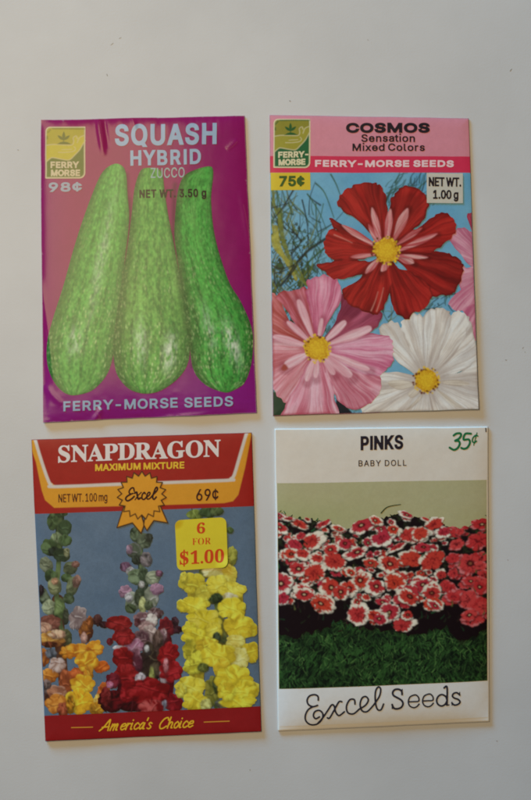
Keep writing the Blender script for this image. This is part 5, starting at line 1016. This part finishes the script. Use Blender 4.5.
strokes(p, 'brand_lettering', pk4, M_PI, LAY * 3, [z4(L) for L in (
 [(98,108),(96,88),(78,79),(52,86),(39,108),(46,132),(70,143),(94,136)], [(70,143),(44,160),(29,192),(33,222),(58,241),(92,237),(118,210),(121,180),(103,163),(80,170),(72,192),(84,208),(104,198)],
 [(92,237),(120,205),(150,160),(168,134),(181,138),(190,172),(208,191),(236,170)], [(222,116),(206,118),(180,165),(158,204),(146,203)],
 [(292,128),(288,104),(264,106),(247,140),(254,174),(284,181),(314,156)], [(314,156),(348,134),(363,106),(350,88),(330,96),(319,130),(330,164),(358,168),(392,132)],
 [(392,132),(422,86),(429,48),(416,37),(402,60),(400,110),(410,154),(430,159),(444,128)])], 1.75, SL, .26)
def z5(L): return [(380 + a / 4.425, 580 + b / 4.425) for a, b in L]
def eoff(dx, dy): return [(149 + (x - 149) * .9 + dx, y + dy) for x, y in ((127,540),(150,539),(173,537),(174,522),(162,510),(146,511),(130,520),(123,540),(130,558),(148,566),(164,562),(176,550))]
strokes(p, 'brand_lettering', pk4, M_PI, LAY * 3, [(z5(L), w) for L, w in (
 ([(98,507),(96,492),(82,484),(66,486),(57,497),(60,511),(78,522),(95,533),(102,548),(95,564),(78,571),(62,568),(54,552)], 2.0), ([(99,484),(98,508)], 1.0), ([(54,550),(54,570)], 1.0),
 (eoff(0, 0), 1.5), (eoff(63, -4), 1.5),
 ([(297,534),(292,518),(276,508),(260,514),(251,532),(256,550),(272,559),(288,552),(297,536)], 1.8), ([(284,478),(297,476),(297,555)], 1.9), ([(297,556),(306,554)], 1.2),
 ([(353,510),(340,500),(326,504),(321,515),(330,524),(346,530),(355,541),(346,552),(330,555),(319,546)], 1.8), ([(353,498),(354,513)], .9), ([(319,541),(319,556)], .9))], 1.8, SL, .26)

# ================================================================== the table top
def table_material():
    m = bpy.data.materials.new('painted_table'); m.use_nodes = True; nt = m.node_tree; b = nt.nodes['Principled BSDF']
    tc = nt.nodes.new('ShaderNodeTexCoord')
    n = nt.nodes.new('ShaderNodeTexNoise'); n.inputs['Scale'].default_value = 14; n.inputs['Detail'].default_value = 8; n.inputs['Roughness'].default_value = .62
    r = nt.nodes.new('ShaderNodeValToRGB'); r.color_ramp.elements[0].position = .3; r.color_ramp.elements[1].position = .7
    r.color_ramp.elements[0].color = (.585, .57, .545, 1); r.color_ramp.elements[1].color = (.655, .64, .615, 1)
    f = nt.nodes.new('ShaderNodeTexNoise'); f.inputs['Scale'].default_value = 1400; f.inputs['Detail'].default_value = 4
    bp = nt.nodes.new('ShaderNodeBump'); bp.inputs['Strength'].default_value = .15; bp.inputs['Distance'].default_value = .0002
    nt.links.new(tc.outputs['Object'], n.inputs['Vector']); nt.links.new(tc.outputs['Object'], f.inputs['Vector'])
    nt.links.new(n.outputs['Fac'], r.inputs['Fac']); nt.links.new(r.outputs['Color'], b.inputs['Base Color'])
    nt.links.new(f.outputs['Fac'], bp.inputs['Height']); nt.links.new(bp.outputs['Normal'], b.inputs['Normal'])
    b.inputs['Roughness'].default_value = .5; b.inputs['Specular IOR Level'].default_value = .3
    return m
def plain(name, c, rough=.7):
    m = bpy.data.materials.new(name); m.use_nodes = True; b = m.node_tree.nodes['Principled BSDF']
    n = m.node_tree.nodes.new('ShaderNodeTexNoise'); n.inputs['Scale'].default_value = 900
    mx = m.node_tree.nodes.new('ShaderNodeMix'); mx.data_type = 'RGBA'; mx.inputs[6].default_value = (*c, 1); mx.inputs[7].default_value = (*[q * 1.5 for q in c], 1)
    m.node_tree.links.new(n.outputs['Fac'], mx.inputs[0]); m.node_tree.links.new(mx.outputs[2], b.inputs['Base Color'])
    b.inputs['Roughness'].default_value = rough; return m
V = [(-.75, -.75, 0), (.75, -.75, 0), (.75, .75, 0), (-.75, .75, 0)]; F = [(0, 1, 2, 3)]; FM = [0]
rr = random.Random(12)
for (x, y, l, w, a) in ((107,75,3.2,.8,1.2),(290,101,2.4,1.1,.4),(511,70,4.2,1.0,-.9),(506,360,2.2,.9,.3),(523,348,2.6,.6,-.8),(525,352,1.4,.6,.5),(59,490,2.2,1.6,.2),(497,741,2,.8,.5),(112,44,5,.45,-.7),(120,38,4,.4,-.5),(368,40,2,.5,.6),(250,770,1.6,.7,1),(18,150,1.8,.6,.3),(508,560,1.6,.7,.9)):
    c, s = math.cos(a), math.sin(a); P = []
    for k in range(12):                       # scuffs and specks in the paint
        t = k / 12 * 6.283; q = rr.uniform(.6, 1.1); u, v = l / 2 * math.cos(t) * q, w / 2 * math.sin(t) * q
        P.append(((x + u * c - v * s - OX) * U, (OY - y - u * s - v * c) * U, .00004))
    for k in range(0, 10, 2):
        b = len(V); V += [P[0], P[k + 1], P[k + 2], P[(k + 3) % 12]]; F.append((b, b + 3, b + 2, b + 1) if False else (b, b + 1, b + 2, b + 3)); FM.append(1)
link('table_top', make_mesh('table_top', V, F, None, (table_material(), plain('scuff_marks', (.2, .18, .16))), FM))['kind'] = 'structure'

# ================================================================== lamps, air, camera
w = bpy.data.worlds.new('World'); sc.world = w; w.use_nodes = True
bg = w.node_tree.nodes['Background']; bg.inputs['Color'].default_value = (1.0, .94, .88, 1); bg.inputs['Strength'].default_value = .085
def area(name, loc, aim, sx, sy, power, col):
    l = bpy.data.lights.new(name, 'AREA'); l.shape = 'RECTANGLE'; l.size, l.size_y = sx, sy; l.energy = power; l.color = col
    o = bpy.data.objects.new(name, l); COL.objects.link(o); o.location = loc
    o.rotation_euler = (Vector(aim) - Vector(loc)).to_track_quat('-Z', 'Y').to_euler(); return o
area('window_light', (-1.7, 2.5, .68), (0, 0, 0), 1.7, .6, 150, (.16, .55, 1.0))
area('ceiling_light', (-.18, .155, .6), (-.18, .155, 0), .235, .275, 2.3, (1.0, .74, .40))
cam = bpy.data.cameras.new('camera'); co_ = bpy.data.objects.new('camera', cam); COL.objects.link(co_)
co_.location = (0, 0, .6); cam.sensor_fit = 'VERTICAL'; cam.sensor_height = 36; cam.lens = 36 * .6 / (800 * U); cam.clip_start = .01; cam.clip_end = 50
sc.camera = co_
sc.view_settings.view_transform = 'Standard'; sc.view_settings.look = 'None'; sc.view_settings.exposure = .1; sc.view_settings.gamma = 1
sc.render.engine = 'CYCLES'; sc.cycles.filter_width = 1.9; sc.cycles.max_bounces = 6
sc.render.resolution_x = 680; sc.render.resolution_y = 1024
